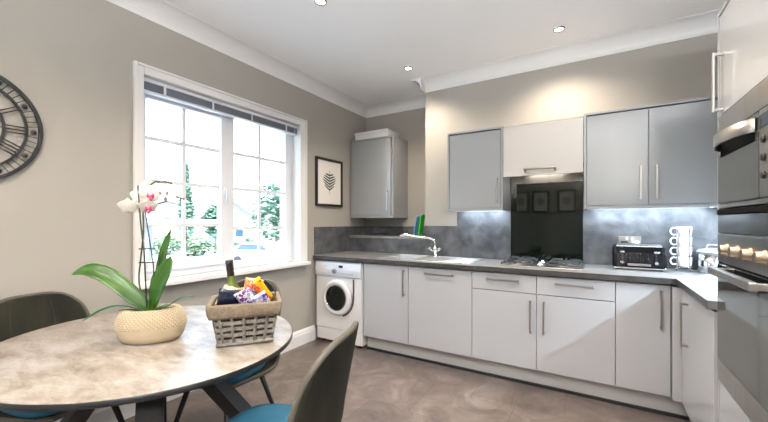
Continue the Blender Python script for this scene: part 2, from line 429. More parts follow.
# ------------------------------------------------------------------ leaf print
def leaf_outline(L, W):
    """one monstera half as a list of lobes (u across, v along)"""
    lobes = []
    for i in range(6):
        v0 = .05 + i * .145; a = .55 - i * .06
        w0 = W * math.sin(PI * (.18 + .72 * (i + .5) / 6)) ** .7
        lobes.append((v0 * L, w0, a))
    return lobes
def art(o, origin, uax, vax, L, W, nrm):
    mb = MB(); O, U, V, Nn = Vector(origin), Vector(uax), Vector(vax), Vector(nrm)
    for sgn in (1, -1):
        for v0, w0, an in leaf_outline(L, W):
            n = 8; pts = []
            for k in range(n + 1):
                t_ = k / n; ctr = (t_ * w0, v0 - .12 * L + t_ * w0 * math.tan(an)); hw = .036 * L * (1.15 - .9 * t_ ** 4)
                pts.append((ctr[0], ctr[1] + hw))
            low = []
            for k in range(n + 1):
                t_ = k / n; ctr = (t_ * w0, v0 - .12 * L + t_ * w0 * math.tan(an)); hw = .036 * L * (1.15 - .9 * t_ ** 4)
                low.append((ctr[0], ctr[1] - hw))
            poly = pts + low[::-1]
            mb.prism([O + U * (sgn * a_) + V * b_ for a_, b_ in poly], Nn * .0008)
    mb.prism([O + U * a_ + V * b_ for a_, b_ in ((-.0015, -.25 * L), (.0015, -.25 * L), (.002, .9 * L), (-.002, .9 * L))], Nn * .001)
    return mb.build('leaf_print', 'leafprint', o)
fp = thing('framed_picture', 'black framed print of a dark monstera leaf beside the window', 'picture', (XL, 3.215, 1.49))
FY0, FY1, FZ0, FZ1 = 2.975, 3.452, 1.492, 2.048
fr = MB()
for b_ in ((FY0, FY0 + .026, FZ0, FZ1), (FY1 - .026, FY1, FZ0, FZ1), (FY0 + .026, FY1 - .026, FZ0, FZ0 + .026), (FY0 + .026, FY1 - .026, FZ1 - .026, FZ1)):
    fr.box(XL, XL + .025, *b_, .002)
fr.build('frame', 'black', fp)
sh = MB().box(XL + .002, XL + .010, FY0 + .02, FY1 - .02, FZ0 + .02, FZ1 - .02).build('print', 'paper', fp)
art(sh, (XL + .0102, 3.215, 1.70), (0, 1, 0), (0, 0, 1), .235, .118, (1, 0, 0))

# ------------------------------------------------------------------ handles
def bar_handle(mb, a, b, out, r=.006, proj=.03):
    """D bar: from a to b standing off along out"""
    a, b, out = Vector(a), Vector(b), Vector(out)
    d = (b - a).normalized(); s_ = d.cross(out).normalized()
    def ob(c0, c1, hw, h2):
        ps = []
        for c_ in (c0, c1):
            pass
    R3 = Matrix((d, s_, out)).transposed().to_4x4()
    L = (b - a).length
    R3.translation = a
    mb.box(-.004, L + .004, -r, r, proj - .007, proj + .003, .0015, 1, R3)
    mb.box(0, .012, -r, r, 0, proj - .006, .001, 1, R3)
    mb.box(L - .012, L, -r, r, 0, proj - .006, .001, 1, R3)
    return mb

# ------------------------------------------------------------------ base units
YD = 2.96                                          # door front plane
def base_unit(x0, x1, label, drawer=None, door_h=None, body_top=.885, door_z1=.888, horiz=None, name='base_cabinet'):
    t = thing(name, label, 'cabinet', ((x0 + x1) / 2, 3.24, .15), 'base cabinets along the back wall')
    MB().box(x0 + .001, x1 - .001, YD + .024, 3.52, .15, body_top).build('carcass', 'carcass', t)
    ztop = door_z1
    if drawer:
        d = MB().box(x0 + .002, x1 - .002, YD, YD + .021, .748, door_z1, .002).build('drawer_front', 'gloss', t)
        bar_handle(MB(), (drawer[0], YD, .838), (drawer[1], YD, .838), (0, -1, 0)).build('drawer_handle', 'handle', d)
        ztop = .742
    d = MB().box(x0 + .002, x1 - .002, YD, YD + .021, .152, ztop, .002).build('door', 'gloss', t)
    if door_h: bar_handle(MB(), (door_h[0], YD, door_h[1]), (door_h[0], YD, door_h[2]), (0, -1, 0)).build('door_handle', 'handle', d)
    if horiz: bar_handle(MB(), (horiz[0], YD, horiz[2]), (horiz[1], YD, horiz[2]), (0, -1, 0)).build('door_handle', 'handle', d)
base_unit(-2.022, -1.512, 'pale gloss base cabinet with full door next to the washing machine', door_h=(-1.556, .612, .850), body_top=.74)
base_unit(-1.512, -.903, 'wide pale gloss appliance door with horizontal handle below the sink', horiz=(-1.335, -1.07, .838))
base_unit(-.903, -.391, 'pale gloss drawer and door cabinet under the left half of the hob', drawer=(-.775, -.522), door_h=(-.437, .440, .690))
base_unit(-.391, .122, 'pale gloss drawer and door cabinet under the right half of the hob', drawer=(-.258, -.012), door_h=(-.341, .448, .692))
base_unit(.122, .428, 'narrow pale gloss base cabinet in the corner below the toaster', door_h=(.376, .600, .848))
MB().box(.430, .487, YD - .045, YD + .021, .15, .885, .002).build('corner_post', 'gloss')
tag(bpy.data.objects['corner_post'], 'slim pale corner post between the two runs of base cabinets', 'corner post')
t = thing('base_cabinet', 'pale gloss base cabinet with upright handle between corner and ovens', 'cabinet', (.78, 2.55, .15), 'base cabinets along the back wall')
MB().box(.499, 1.08, 2.20, 2.90, .15, .885).build('carcass', 'carcass', t)
d = MB().box(.475, .496, 2.204, 2.912, .152, .888, .002).build('door', 'gloss', t)
bar_handle(MB(), (.475, 2.735, .56), (.475, 2.735, .82), (-1, 0, 0), .0075, .035).build('door_handle', 'handle', d)
p = MB().box(-2.02, .54, 3.03, 3.048, 0, .148).build('kitchen_plinth', 'plinth'); tag(p, 'long pale plinth board below the base cabinets on the back wall', 'plinth')
p = MB().box(.54, .558, 2.20, 3.028, 0, .148).build('kitchen_plinth', 'plinth'); tag(p, 'short pale plinth board below the cabinet next to the ovens', 'plinth')
p = MB().box(-2.02, .53, 3.016, 3.0295, 0, .022).build('floor_seal', 'blackmetal'); tag(p, 'dark seal strip where the long plinth meets the floor', 'strip')

# ------------------------------------------------------------------ worktop, ledge, splashbacks
ZT = .94
SX0, SX1, SY0, SY1 = -1.85, -1.52, 3.08, 3.42    # sink bowl hole
w = MB()
def wb(x0, x1, y0, y1): w.box(x0, x1, y0, y1, ZT - .04, ZT)
wb(XL + .012, SX0, 2.93, YB); wb(SX0, SX1, 2.93, SY0); wb(SX0, SX1, SY1, YB); wb(SX1, XR - .004, 2.93, YB - .001)
wb(XL + .012, -1.602, YB, 3.598); wb(.452, XR - .004, 2.195, 2.93)
bmesh.ops.remove_doubles(w.bm, verts=w.bm.verts, dist=1e-5)
w = w.build('worktop', 'top')
eg = MB(); eg.box(XL + .012, .452, 2.9285, 2.9299, ZT - .04, ZT - .0015); eg.box(.4505, .4519, 2.196, 2.93, ZT - .04, ZT - .0015); eg.build('edge_strip', 'edge', w)  # thin strip darker than the worktop along its front edges
tag(w, 'dark slate-look L-shaped worktop over the base cabinets', 'worktop')
e = MB(); lg = thing('boxed_ledge', 'low dark slate-look ledge across the alcove behind the worktop', 'ledge', (-2.145, 3.8, 0))
MB().box(XL + .012, -1.602, 3.612, 3.985, 0, 1.112).build('front_panel', 'splash', lg)
MB().box(XL + .012, -1.602, 3.598, 3.985, 1.112, 1.136, .003).build('ledge_top', 'top', lg)
sp = MB().box(XL + .001, XL + .011, 2.96, 3.985, ZT + .001, 1.252).build('splashback', 'splash'); tag(sp, 'dark slate splashback panel on the window wall above the washing machine', 'splashback')
sp = MB().box(XL + .012, -1.602, 3.988, 3.998, 1.138, 1.252).build('splashback', 'splash'); tag(sp, 'dark slate splashback strip at the back of the alcove ledge', 'splashback')
w = MB(); w.box(-1.598, -1.236, YB - .011, YB - .001, ZT + .001, 1.266); w.box(-1.236, XR - .004, YB - .011, YB - .001, ZT + .001, 1.415)
bmesh.ops.remove_doubles(w.bm, verts=w.bm.verts, dist=1e-5)
sp = w.build('splashback', 'splash'); tag(sp, 'long slate splashback on the main wall behind the hob and toaster', 'splashback')
sp = MB().box(XR - .015, XR - .005, 2.195, 3.535, ZT + .001, 1.410).build('splashback', 'splash'); tag(sp, 'slate splashback on the right wall hidden past the ovens', 'splashback')
sp = MB().box(-.697, -.092, YB - .0195, YB - .0125, ZT + .001, 1.668, .001, 1).build('glass_splashback', 'blackglass'); tag(sp, 'tall shiny black glass panel behind the gas hob', 'splashback')

# ------------------------------------------------------------------ wall units
YU = 3.20
def wall_unit(x0, x1, z0, z1, doors, label, yb=YB - .0125, yf=YU, name='wall_cabinet', pel=True):
    t = thing(name, label, 'cabinet', ((x0 + x1) / 2, (yf + yb) / 2, z0), None)
    MB().box(x0 + .018, x1 - .018, yf + .024, yb, z0 + (.028 if pel else .024), z1 - .02).build('carcass', 'glossup' if pel else 'carcass', t)
    pn = MB(); pn.box(x0, x0 + .017, yf, yb, z0, z1, .001, 1); pn.box(x1 - .017, x1, yf, yb, z0, z1, .001, 1)
    pn.box(x0 + .017, x1 - .017, yf, yf + .020 if pel else yb, z0, z0 + .022, .001, 1); pn.box(x0 + .017, x1 - .017, yf, yb, z1 - .017, z1, .001, 1)
    if pel: pn.box(x0 + .017, x1 - .017, yf + .0225, yf + .038, z0 + .002, z0 + .0278)
    pn.build('surround_panels', 'glossup', t)
    for (a, b, za, zb, hd) in doors:
        d = MB().box(a, b, yf + .002, yf + .022, za, zb, .002).build('door', 'glossup', t)
        if hd: bar_handle(MB(), (hd[0], yf + .002, hd[1]), (hd[2], yf + .002, hd[3]), (0, -1, 0)).build('door_handle', 'handle', d)
    return t
wall_unit(-1.214, -.700, 1.412, 2.155, [(-1.194, -.720, 1.438, 2.130, (-.748, 1.482, -.748, 1.70))], 'pale gloss wall cabinet left of the extractor hood')
wall_unit(-.077, .752, 1.412, 2.165, [(-.057, .333, 1.438, 2.140, (.287, 1.478, .287, 1.72)), (.337, .733, 1.438, 2.140, (.382, 1.478, .382, 1.72))], 'wide pale gloss double wall cabinet above the toaster')
t = wall_unit(-2.672, -2.048, 1.357, 2.338, [(-2.652, -2.085, 1.383, 2.316, (-2.122, 1.44, -2.122, 1.68))], 'single pale gloss wall cabinet in the alcove corner above the sink', yb=YA - .002, yf=3.62, pel=False)
hd = thing('extractor_hood', 'pale gloss lift-up hood cabinet with steel strip above the black glass', 'extractor hood', (-.39, 3.37, 1.66))
pn = MB(); pn.box(-.699, -.682, YU + .024, YB - .001, 1.79, 2.155, .001, 1); pn.box(-.095, -.078, YU + .024, YB - .001, 1.79, 2.155, .001, 1); pn.box(-.682, -.095, YU + .024, YB - .001, 2.138, 2.155, .001, 1)
pn.build('surround_panels', 'glossup', hd)
MB().box(-.68, -.097, YU + .03, YB - .001, 1.79, 2.137).build('hood_body', 'steel', hd)
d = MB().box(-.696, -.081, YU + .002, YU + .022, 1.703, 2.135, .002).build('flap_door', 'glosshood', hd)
bar_handle(MB(), (-.518, YU + .002, 1.735), (-.276, YU + .002, 1.735), (0, -.86, .5), .008, .045).build('door_handle', 'handle', d)
MB().box(-.694, -.092, YB - .016, YB - .001, 1.669, 1.789, .001, 1).build('steel_strip', 'steel', hd)
l = MB().box(-.55, -.25, 3.34, 3.42, 1.786, 1.79).build('hood_lamp', 'hoodlamp', hd)
t = thing('wall_cabinet', 'pale gloss wall cabinet on the right wall past the ovens', 'cabinet', (.93, 2.68, 1.412))
MB().box(.80, 1.085, 2.205, 3.165, 1.412, 2.155).build('carcass', 'carcass', t)
MB().box(.778, .798, 2.205, 3.165, 1.414, 2.153, .002).build('door', 'glossup', t)
# boxed lid on top of the alcove cabinet
b = MB().box(-2.63, -2.15, 3.66, 3.95, 2.340, 2.435, .006, 2)
b.box(-2.637, -2.143, 3.652, 3.957, 2.405, 2.44, .006, 2)
b = b.build('storage_box', 'white'); tag(b, 'flat white lidded box lying on top of the alcove wall cabinet', 'box')

# ------------------------------------------------------------------ washing machine
WX0, WX1, WY = -2.652, -2.040, 2.955
wm = thing('washing_machine', 'white front-loading washing machine under the left end of the worktop', 'washing machine', ((WX0 + WX1) / 2, 3.2, 0))
MB().box(WX0, WX1, WY + .012, 3.50, .03, .886, .008).build('body', 'appliance', wm)
MB().box(WX0 + .004, WX1 - .004, WY, WY + .014, .165, .72, .004).build('front_panel', 'appliance', wm)
cp = MB(); prof = [(0, .722), (-.016, .735), (-.022, .80), (-.012, .872), (0, .882), (.01, .882), (.01, .722)]
cp.prism([(WX0 + .004, WY + a, b) for a, b in prof], (WX1 - WX0 - .008, 0, 0))
cp = cp.build('control_panel', 'washpanel', wm)
WCX = (WX0 + WX1) / 2
MB().lathe([(.030, 0), (.026, -.018), (.022, -.022)], (WCX - .03, WY - .018, .785), 24, 'y').build('programme_dial', 'chrome', cp)
MB().box(WCX + .025, WCX + .075, WY - .024, WY - .016, .825, .850, .002).build('display', 'display', cp)
for i in range(6): MB().lathe([(.007, 0), (.006, -.008)], (WCX + .03 + i * .034, WY - .018, .765), 12, 'y').build('button', 'steel', cp)
MB().box(WX0 + .03, WX0 + .17, WY - .022, WY - .016, .755, .86, .003).build('detergent_drawer', 'appliance', cp)
MB().box(WX0 + .02, WX1 - .02, WY + .002, WY + .013, .035, .155, .003).build('kick_panel', 'appliance', wm)
DCX, DCZ = WCX + .002, .508
dr = thing('x', None, None); bpy.data.objects.remove(dr)
door = MB().lathe([(.160, .0), (.185, -.004), (.190, -.02), (.18, -.042), (.160, -.050), (.136, -.044), (.132, -.02), (.132, 0)], (DCX, WY, DCZ), 48, 'y').build('door', 'appliance', wm)
MB().lathe([(.002, -.012), (.08, -.020), (.118, -.034), (.135, -.040), (.135, -.03), (.118, -.02), (.002, -.004)], (DCX, WY, DCZ), 40, 'y').build('door_glass', 'blackglass', door)
MB().lathe([(.138, -.046), (.129, -.048), (.129, -.04), (.138, -.04)], (DCX, WY, DCZ), 40, 'y', caps=False).build('door_trim', 'chrome', door)
g = MB()                                                        # dark finger recess running down the right of the door
pts = [(DCX + .200 * math.cos(a), WY - .002, DCZ + .200 * math.sin(a)) for a in [(-70 + i * 10) * PI / 180 for i in range(8)]] + [(DCX + .203, WY - .002, DCZ + .09), (DCX + .203, WY - .002, DCZ + .205)]
g.tube(pts, .010, 6); g.build('door_recess', 'gap', wm)
for x in (WX0 + .06, WX1 - .06): MB().lathe([(.025, 0), (.025, .012), (.012, .015), (.012, .032)], (x, 3.02, 0), 16).build('foot', 'black', wm)

# ------------------------------------------------------------------ sink, tap
sk = thing('kitchen_sink', 'stainless steel inset sink with drainer in the worktop below the tap', 'sink', (-1.42, 3.24, .79))
m = MB(); zt = ZT + .004
def sb(x0, x1, y0, y1): m.box(x0, x1, y0, y1, ZT + .0005, zt)
sb(-1.90, SX0, 3.02, 3.47); sb(SX0, SX1, 3.02, SY0); sb(SX0, SX1, SY1, 3.47); sb(SX1, -.95, 3.02, 3.47)
bmesh.ops.remove_doubles(m.bm, verts=m.bm.verts, dist=1e-5)
m.tube([(-1.90, 3.02, zt), (-.95, 3.02, zt), (-.95, 3.47, zt), (-1.90, 3.47, zt)], .004, 6, closed=True)
m.build('sink_top', 'sinksteel', sk)
m = MB(); q = .004
m.box(SX0, SX0 + q, SY0, SY1, .79, zt); m.box(SX1 - q, SX1, SY0, SY1, .79, zt); m.box(SX0 + q, SX1 - q, SY0, SY0 + q, .79, zt); m.box(SX0 + q, SX1 - q, SY1 - q, SY1, .79, zt); m.box(SX0 + q, SX1 - q, SY0 + q, SY1 - q, .79, .79 + q)
m.build('bowl', 'sinksteel', sk)
MB().lathe([(.04, 0), (.036, .004), (.02, .002)], (-1.67, 3.25, .7945), 20).build('plug_hole', 'chrome', sk)
m = MB()
for i in range(8): m.tube([(-1.24 + .0 + i * 0, 3.07 + i * .05, zt), (-1.0, 3.07 + i * .05, zt)], .004, 6, flat=.8)
m.build('drainer_ribs', 'sinksteel', sk)
tp = thing('mixer_tap', 'chrome kitchen mixer tap with long spout and two cross handles', 'tap', (-1.435, 3.43, .945))
tx, ty = -1.435, 3.43
MB().lathe([(.028, .9445), (.028, .953), (.018, .958), (.016, .99), (.021, 1.0), (.023, 1.03), (.019, 1.045), (.012, 1.055)], (tx, ty, 0), 24).build('tap_body', 'chrome', tp)
sp_ = bez([(tx, ty, 1.045), (tx, ty, 1.085), (tx - .012, ty - .008, 1.118), (tx - .06, ty - .03, 1.138), (tx - .20, ty - .07, 1.155), (tx - .29, ty - .10, 1.167), (tx - .335, ty - .11, 1.165), (tx - .35, ty - .115, 1.150)], 28)
MB().tube(sp_, [.012] * 18 + [.0125, .0135, .015, .016, .0165, .017, .017, .017, .016, .015, .014], 14).build('spout', 'chrome', tp)
for sgn in (-1, 1):
    hm = MB(); hx, hy = tx + sgn * .055, ty - .012
    hm.tube([(tx + sgn * .015, ty, 1.0), (hx, hy, 1.022)], .009, 10)
    for a_ in (0, PI / 2):
        hm.tube([(hx - .026 * math.cos(a_ + .6), hy - .026 * math.sin(a_ + .6), 1.03), (hx + .026 * math.cos(a_ + .6), hy + .026 * math.sin(a_ + .6), 1.03)], .0065, 8)
    hm.ell((hx, hy, 1.034), .012, .012, .012, 12, 8)
    hm.build('cross_handle', 'chrome', tp)
for (x, m_, lab, dx, h_) in ((-1.80, 'boardblue', 'blue plastic chopping board leaning in the alcove behind the tap', .045, .235), (-1.735, 'boardgreen', 'green plastic chopping board leaning in the alcove behind the tap', .035, .255)):
    mb = MB(); R = Matrix.Translation((x, 3.70, 1.1375)) @ Matrix.Rotation(math.atan2(dx, h_), 4, 'Y')
    mb.box(-.005, .005, -.055, .055, .001, h_, .004, 2, R); mb.tube([(R @ Vector((0, -.045, h_ - .008))), (R @ Vector((0, 0, h_ + .004))), (R @ Vector((0, .045, h_ - .008)))], .005, 6)
    o = mb.build('chopping_board', m_); tag(o, lab, 'chopping board')

# ------------------------------------------------------------------ hob
hb = thing('gas_hob', 'four-burner steel gas hob with dark pan supports set in the worktop', 'hob', (-.385, 3.27, .94))
HX0, HX1, HY0, HY1 = -.70, -.075, 3.045, 3.50
MB().box(HX0, HX1, HY0, HY1, ZT + .0005, ZT + .010, .004).build('hob_plate', 'steel', hb)
for (bx, by, br) in ((-.565, 3.16, .042), (-.565, 3.385, .034), (-.215, 3.16, .034), (-.215, 3.385, .050)):
    bb = MB().lathe([(br + .012, ZT + .0105), (br + .012, ZT + .016), (br, ZT + .018), (br, ZT + .026), (br * .7, ZT + .028)], (bx, by, 0), 24).build('burner', 'steel', hb)
    MB().lathe([(br * .8, ZT + .0285), (br * .82, ZT + .034), (br * .6, ZT + .037), (.002, ZT + .038)], (bx, by, 0), 24).build('burner_cap', 'iron', bb)
for cx_ in (-.565, -.215):
    g = MB(); z = ZT + .048; x0, x1, y0, y1 = cx_ - .115, cx_ + .115, 3.07, 3.475
    def bar(p, q): 
        a, b = Vector(p), Vector(q); g.tube([a, b], .006, 6)
    bar((x0, y0, z - .02), (x1, y0, z - .02)); bar((x0, y1, z - .02), (x1, y1, z - .02)); bar((x0, y0, z - .02), (x0, y1, z - .02)); bar((x1, y0, z - .02), (x1, y1, z - .02))
    bar((x0, 3.272, z - .02), (x1, 3.272, z - .02))
    for by in (3.16, 3.385):
        for k in range(4):
            a_ = k * PI / 2; ux, uy = math.cos(a_), math.sin(a_); L = .115 if k % 2 == 0 else .10
            g.tube([(cx_ + ux * L, by + uy * L, z - .02), (cx_ + ux * (L - .012), by + uy * (L - .012), z), (cx_ + ux * .025, by + uy * .025, z)], .006, 6)
    for (px_, py_) in ((x0, y0), (x1, y0), (x0, y1), (x1, y1)): g.tube([(px_, py_, ZT + .011), (px_, py_, z - .015)], .007, 6)
    g.build('pan_support', 'iron', hb)
for i in range(4): MB().lathe([(.018, ZT + .0105), (.018, ZT + .016), (.014, ZT + .018), (.013, ZT + .034), (.010, ZT + .036)], (-.39, 3.12 + i * .075, 0), 20).build('control_knob', 'chrome', hb)

# ------------------------------------------------------------------ small appliances on the worktop
TX0, TX1, TY0, TY1 = .118, .452, 3.28, 3.485
tt = thing('toaster', 'black four-slice toaster with chrome trim below the double wall cabinet', 'toaster', (.287, 3.39, ZT))
prof = [(TY0, .962), (TY0 - .004, .99), (TY0 + .006, 1.07), (TY0 + .03, 1.118), (TY0 + .055, 1.132), (TY1 - .055, 1.132), (TY1 - .03, 1.118), (TY1 - .006, 1.07), (TY1, .99), (TY1, .962)]
mb = MB(); xs = [(TX0, .86), (TX0 + .008, .95), (TX0 + .025, 1.0), (TX1 - .025, 1.0), (TX1 - .008, .95), (TX1, .86)]
cy_, cz_ = (TY0 + TY1) / 2, 1.02
rows = [[mb.bm.verts.new((x, cy_ + (y - cy_) * k, .962 + (z - .962) * k)) for y, z in prof] for x, k in xs]
for i in range(len(xs) - 1):
    for j in range(len(prof) - 1): mb.bm.faces.new([rows[i][j], rows[i][j + 1], rows[i + 1][j + 1], rows[i + 1][j]])
    mb.bm.faces.new([rows[i][0], rows[i][-1], rows[i + 1][-1], rows[i + 1][0]])
mb.bm.faces.new(rows[0]); mb.bm.faces.new(rows[-1][::-1])
mb.build('body', 'blackgloss', tt)
MB().box(TX0 + .004, TX1 - .004, TY0 + .004, TY1 - .004, .948, .963, .004).build('base_trim', 'chrome', tt)
for x in (TX0 + .03, TX1 - .03):
    for y in (TY0 + .03, TY1 - .03): MB().lathe([(.012, ZT + .0005), (.012, .949)], (x, y, 0), 12).build('foot', 'black', tt)
MB().box(TX0 + .03, TX1 - .03, TY0 + .05, TY1 - .05, 1.126, 1.138, .003).build('top_plate', 'chrome', tt)
for y in (TY0 + .075, TY1 - .075):
    for x in (TX0 + .10, TX1 - .10): MB().box(x - .06, x + .06, y - .012, y + .012, 1.134, 1.1395).build('bread_slot', 'black', tt)
for k in range(9):
    x = TX0 + .098 + k * .0153
    MB().tube([(x, TY0 - .001, .985), (x, TY0 - .003, 1.0), (x, TY0 + .004, 1.074)], .0042, 6).build('front_rib', 'blackgloss', tt)
MB().box(TX0 + .095, TX1 - .095, TY0 - .010, TY0 - .002, .974, .992, .002).build('name_plate', 'chrome', tt)
for x in (TX0 + .062, TX1 - .062):
    MB().box(x - .004, x + .004, TY0 - .005, TY0 + .005, .985, 1.09).build('lever_slot', 'black', tt)
    MB().box(x - .016, x + .016, TY0 - .020, TY0 - .003, 1.072, 1.086, .004).build('lever', 'chrome', tt)
    MB().lathe([(.012, 0), (.011, -.012)], (x, TY0 - .001, 1.0), 16, 'y').build('dial', 'chrome', tt)
so = thing('wall_socket', 'brushed steel double wall socket behind the toaster', 'socket', (.242, 3.534, 1.10))
MB().box(.165, .320, YB - .019, YB - .0115, 1.105, 1.192, .003).build('face_plate', 'steel', so)
for x in (.225, .26): MB().box(x - .008, x + .008, YB - .023, YB - .0185, 1.160, 1.184, .002).build('rocker_switch', 'ceramic', so)
pl = MB().box(.180, .232, YB - .055, YB - .0235, 1.108, 1.152, .008); pl = pl.build('mains_plug', 'black'); tag(pl, 'black plug in the left half of the double socket', 'plug', 'plugs in the double socket')
pl = MB().box(.256, .308, YB - .055, YB - .0235, 1.108, 1.156, .010); pl.tube(bez([(.282, YB - .04, 1.11), (.284, YB - .04, 1.05), (.30, YB - .05, .965), (.31, YB - .055, .952)], 10), .004, 6); pl = pl.build('mains_plug', 'ceramic'); tag(pl, 'white plug in the right half of the double socket', 'plug', 'plugs in the double socket')

# mug stand and four mugs
mx_, my_ = .572, 3.42
ms = thing('mug_stand', 'chrome wire stand holding a tower of four white mugs', 'mug stand', (mx_, my_, ZT))
rg = MB(); rg.tube([(mx_ + .05 * math.cos(i * PI / 12), my_ + .05 * math.sin(i * PI / 12), .972) for i in range(24)], .003, 6, closed=True); rg.build('support_ring', 'chrome', ms)
for a_ in (.9, 2.2, 3.7, 5.2):
    ux, uy = math.cos(a_), math.sin(a_)
    MB().tube(bez([(mx_ + ux * .078, my_ + uy * .078, ZT + .010), (mx_ + ux * .066, my_ + uy * .066, ZT + .012), (mx_ + ux * .052, my_ + uy * .052, .972), (mx_ + ux * .052, my_ + uy * .052, 1.26)], 14), .0035, 6).build('wire_leg', 'chrome', ms)
for i in range(4):
    z = .9755 + i * .0745
    mg = thing('coffee_mug', ['white mug at the bottom of the tower on the chrome stand', 'white mug second from the bottom of the tower', 'white mug third from the bottom of the tower', 'white mug at the top of the tower on the chrome stand'][i], 'mug', (mx_, my_, z), 'white mugs stacked on the stand')
    MB().lathe([(.034, z), (.041, z + .004), (.045, z + .03), (.046, z + .073), (.043, z + .073), (.041, z + .03), (.036, z + .008), (.002, z + .006)], (mx_, my_, 0), 32).build('cup', 'ceramic', mg)
    MB().tube(bez([(mx_ - .043, my_ - .01, z + .062), (mx_ - .070, my_ - .016, z + .064), (mx_ - .084, my_ - .02, z + .04), (mx_ - .070, my_ - .016, z + .014), (mx_ - .042, my_ - .01, z + .016)], 14), .0055, 8).build('handle', 'ceramic', mg)
cx_, cy_ = .728, 3.395
cn = thing('steel_canister', 'shiny steel lidded canister at the corner beside the white mugs', 'canister', (cx_, cy_, ZT))
MB().lathe([(.082, ZT + .0005), (.086, ZT + .004), (.086, 1.085), (.080, 1.085)], (cx_, cy_, 0), 40).build('body', 'chrome', cn)
ld = MB().lathe([(.090, 1.0855), (.091, 1.098), (.080, 1.108), (.04, 1.118), (.002, 1.12)], (cx_, cy_, 0), 40).build('lid', 'sinksteel', cn)
MB().tube(bez([(cx_ - .035, cy_, 1.113), (cx_ - .030, cy_, 1.138), (cx_, cy_, 1.145), (cx_ + .030, cy_, 1.138), (cx_ + .035, cy_, 1.113)], 12), .006, 8).build('lid_handle', 'chrome', ld)

# ------------------------------------------------------------------ tall housing with ovens
XT, TYA, TYB = .49, 1.585, 2.182
tu = thing('oven_housing', 'tall pale gloss cabinet housing the two built-in ovens', 'cabinet', (.79, 1.88, 0))
pn = MB(); pn.box(XT - .004, 1.085, TYB, TYB + .011, 0, 2.27, .001, 1); pn.box(XT - .004, 1.085, TYA - .014, TYA - .003, 0, 2.27, .001, 1); pn.box(XT - .004, 1.085, TYA - .003, TYB, 2.252, 2.27, .001, 1)
pn.build('surround_panels', 'gloss', tu)
MB().box(XT + .024, 1.08, TYA, TYB, 1.79, 2.25).build('upper_carcass', 'carcass', tu)
MB().box(XT + .024, 1.08, TYA, TYB, .12, .58).build('lower_carcass', 'carcass', tu)
MB().box(1.06, 1.08, TYA, TYB, .58, 1.79).build('back_panel', 'carcass', tu)
d = MB().box(XT, XT + .02, TYA + .001, TYB - .003, 1.792, 2.248, .002).build('door', 'gloss', tu)
bar_handle(MB(), (XT, 2.125, 1.805), (XT, 2.125, 2.065), (-1, 0, 0), .008, .036).build('door_handle', 'handle', d)
d = MB().box(XT, XT + .02, TYA + .001, TYB - .003, .128, .578, .002).build('lower_drawer', 'gloss', tu)
MB().box(XT + .05, XT + .068, TYA, TYB, 0, .118).build('plinth', 'plinth', tu)
mw = thing('microwave_oven', 'built-in steel-framed microwave above the double oven', 'microwave', (.75, 1.88, 1.376))
MB().box(XT + .02, 1.04, TYA + .005, TYB - .006, 1.376, 1.785).build('casing', 'black', mw)
MB().box(XT - .004, XT + .019, TYA + .002, TYB - .003, 1.696, 1.787, .002).build('top_trim', 'steel', mw)
MB().box(XT - .004, XT + .019, TYA + .002, TYB - .003, 1.370, 1.388, .002).build('bottom_trim', 'steel', mw)
d = MB().box(XT - .008, XT + .019, 1.700, TYB - .012, 1.391, 1.690, .002).build('door', 'ovenglass', mw)
MB().box(XT - .0105, XT - .0085, 1.74, 2.12, 1.595, 1.672).build('handle_recess', 'deep', d)
MB().box(XT - .003, XT + .019, TYA + .004, TYB - .004, 1.6905, 1.6957).build('door_gap', 'deep', mw)
MB().box(XT - .0035, XT + .019, 1.6965, 1.6998, 1.392, 1.690).build('door_gap', 'deep', mw)
def bow(t): 
    y = 2.14 - t * .42; return (XT - .012 - .05 * math.sin(PI * t) ** .6, y, 1.648)
mb = MB(); n = 24
for i in range(n):
    pass
mb.grid(lambda i, j: (bow(i)[0] + (0 if j in (0, .25, 1) else .008), bow(i)[1], 1.648 + (-.024 if j in (0, .75, 1) else .024)), 28, 4, True)
mb.build('door_handle', 'handle', d)
cp = MB().box(XT - .008, XT + .019, TYA + .003, 1.696, 1.391, 1.690, .002).build('control_panel', 'steel', mw)
MB().box(XT - .011, XT - .007, TYA + .015, 1.688, 1.625, 1.672, .002).build('display', 'display', cp)
for i in range(3):
    MB().lathe([(.013, 0), (.012, -.006), (.009, -.007)], (XT - .008, 1.655, 1.585 - i * .06), 20, 'x').build('control_button', 'black', cp)
ov = thing('double_oven', 'built-in double oven with four knobs and long handle beside the worktop end', 'oven', (.75, 1.88, .585))
MB().box(XT + .02, 1.04, TYA + .005, TYB - .006, .590, 1.362).build('casing', 'black', ov)
MB().box(XT - .010, XT + .019, TYA + .003, TYB - .004, 1.342, 1.364, .002).build('vent_grille', 'deep', ov)
MB().box(XT - .006, XT + .019, TYA + .003, TYB - .004, 1.259, 1.340, .002).build('glass_fascia', 'ovenglass', ov)
cp = MB().box(XT - .006, XT + .019, TYA + .003, TYB - .004, 1.128, 1.256, .002).build('control_panel', 'steel', ov)
for y in (2.03, 1.90, 1.77, 1.645):
    MB().lathe([(.026, 0), (.026, -.006), (.020, -.008), (.0195, -.026), (.017, -.029)], (XT - .006, y, 1.190), 24, 'x').build('control_knob', 'warmchrome', cp)
d = MB().box(XT - .008, XT + .019, TYA + .003, TYB - .004, .686, 1.120, .003).build('door', 'ovenglass', ov)
MB().box(XT - .0095, XT - .0075, TYA + .01, TYB - .012, 1.050, 1.118).build('door_top_glass', 'blackglass', d)
MB().box(XT - .004, XT + .019, TYA + .004, TYB - .005, 1.1205, 1.1278).build('door_gap', 'deep', ov)
hm = MB(); hm.box(XT - .062, XT - .036, TYA + .01, 2.085, 1.080, 1.112, .006, 2)
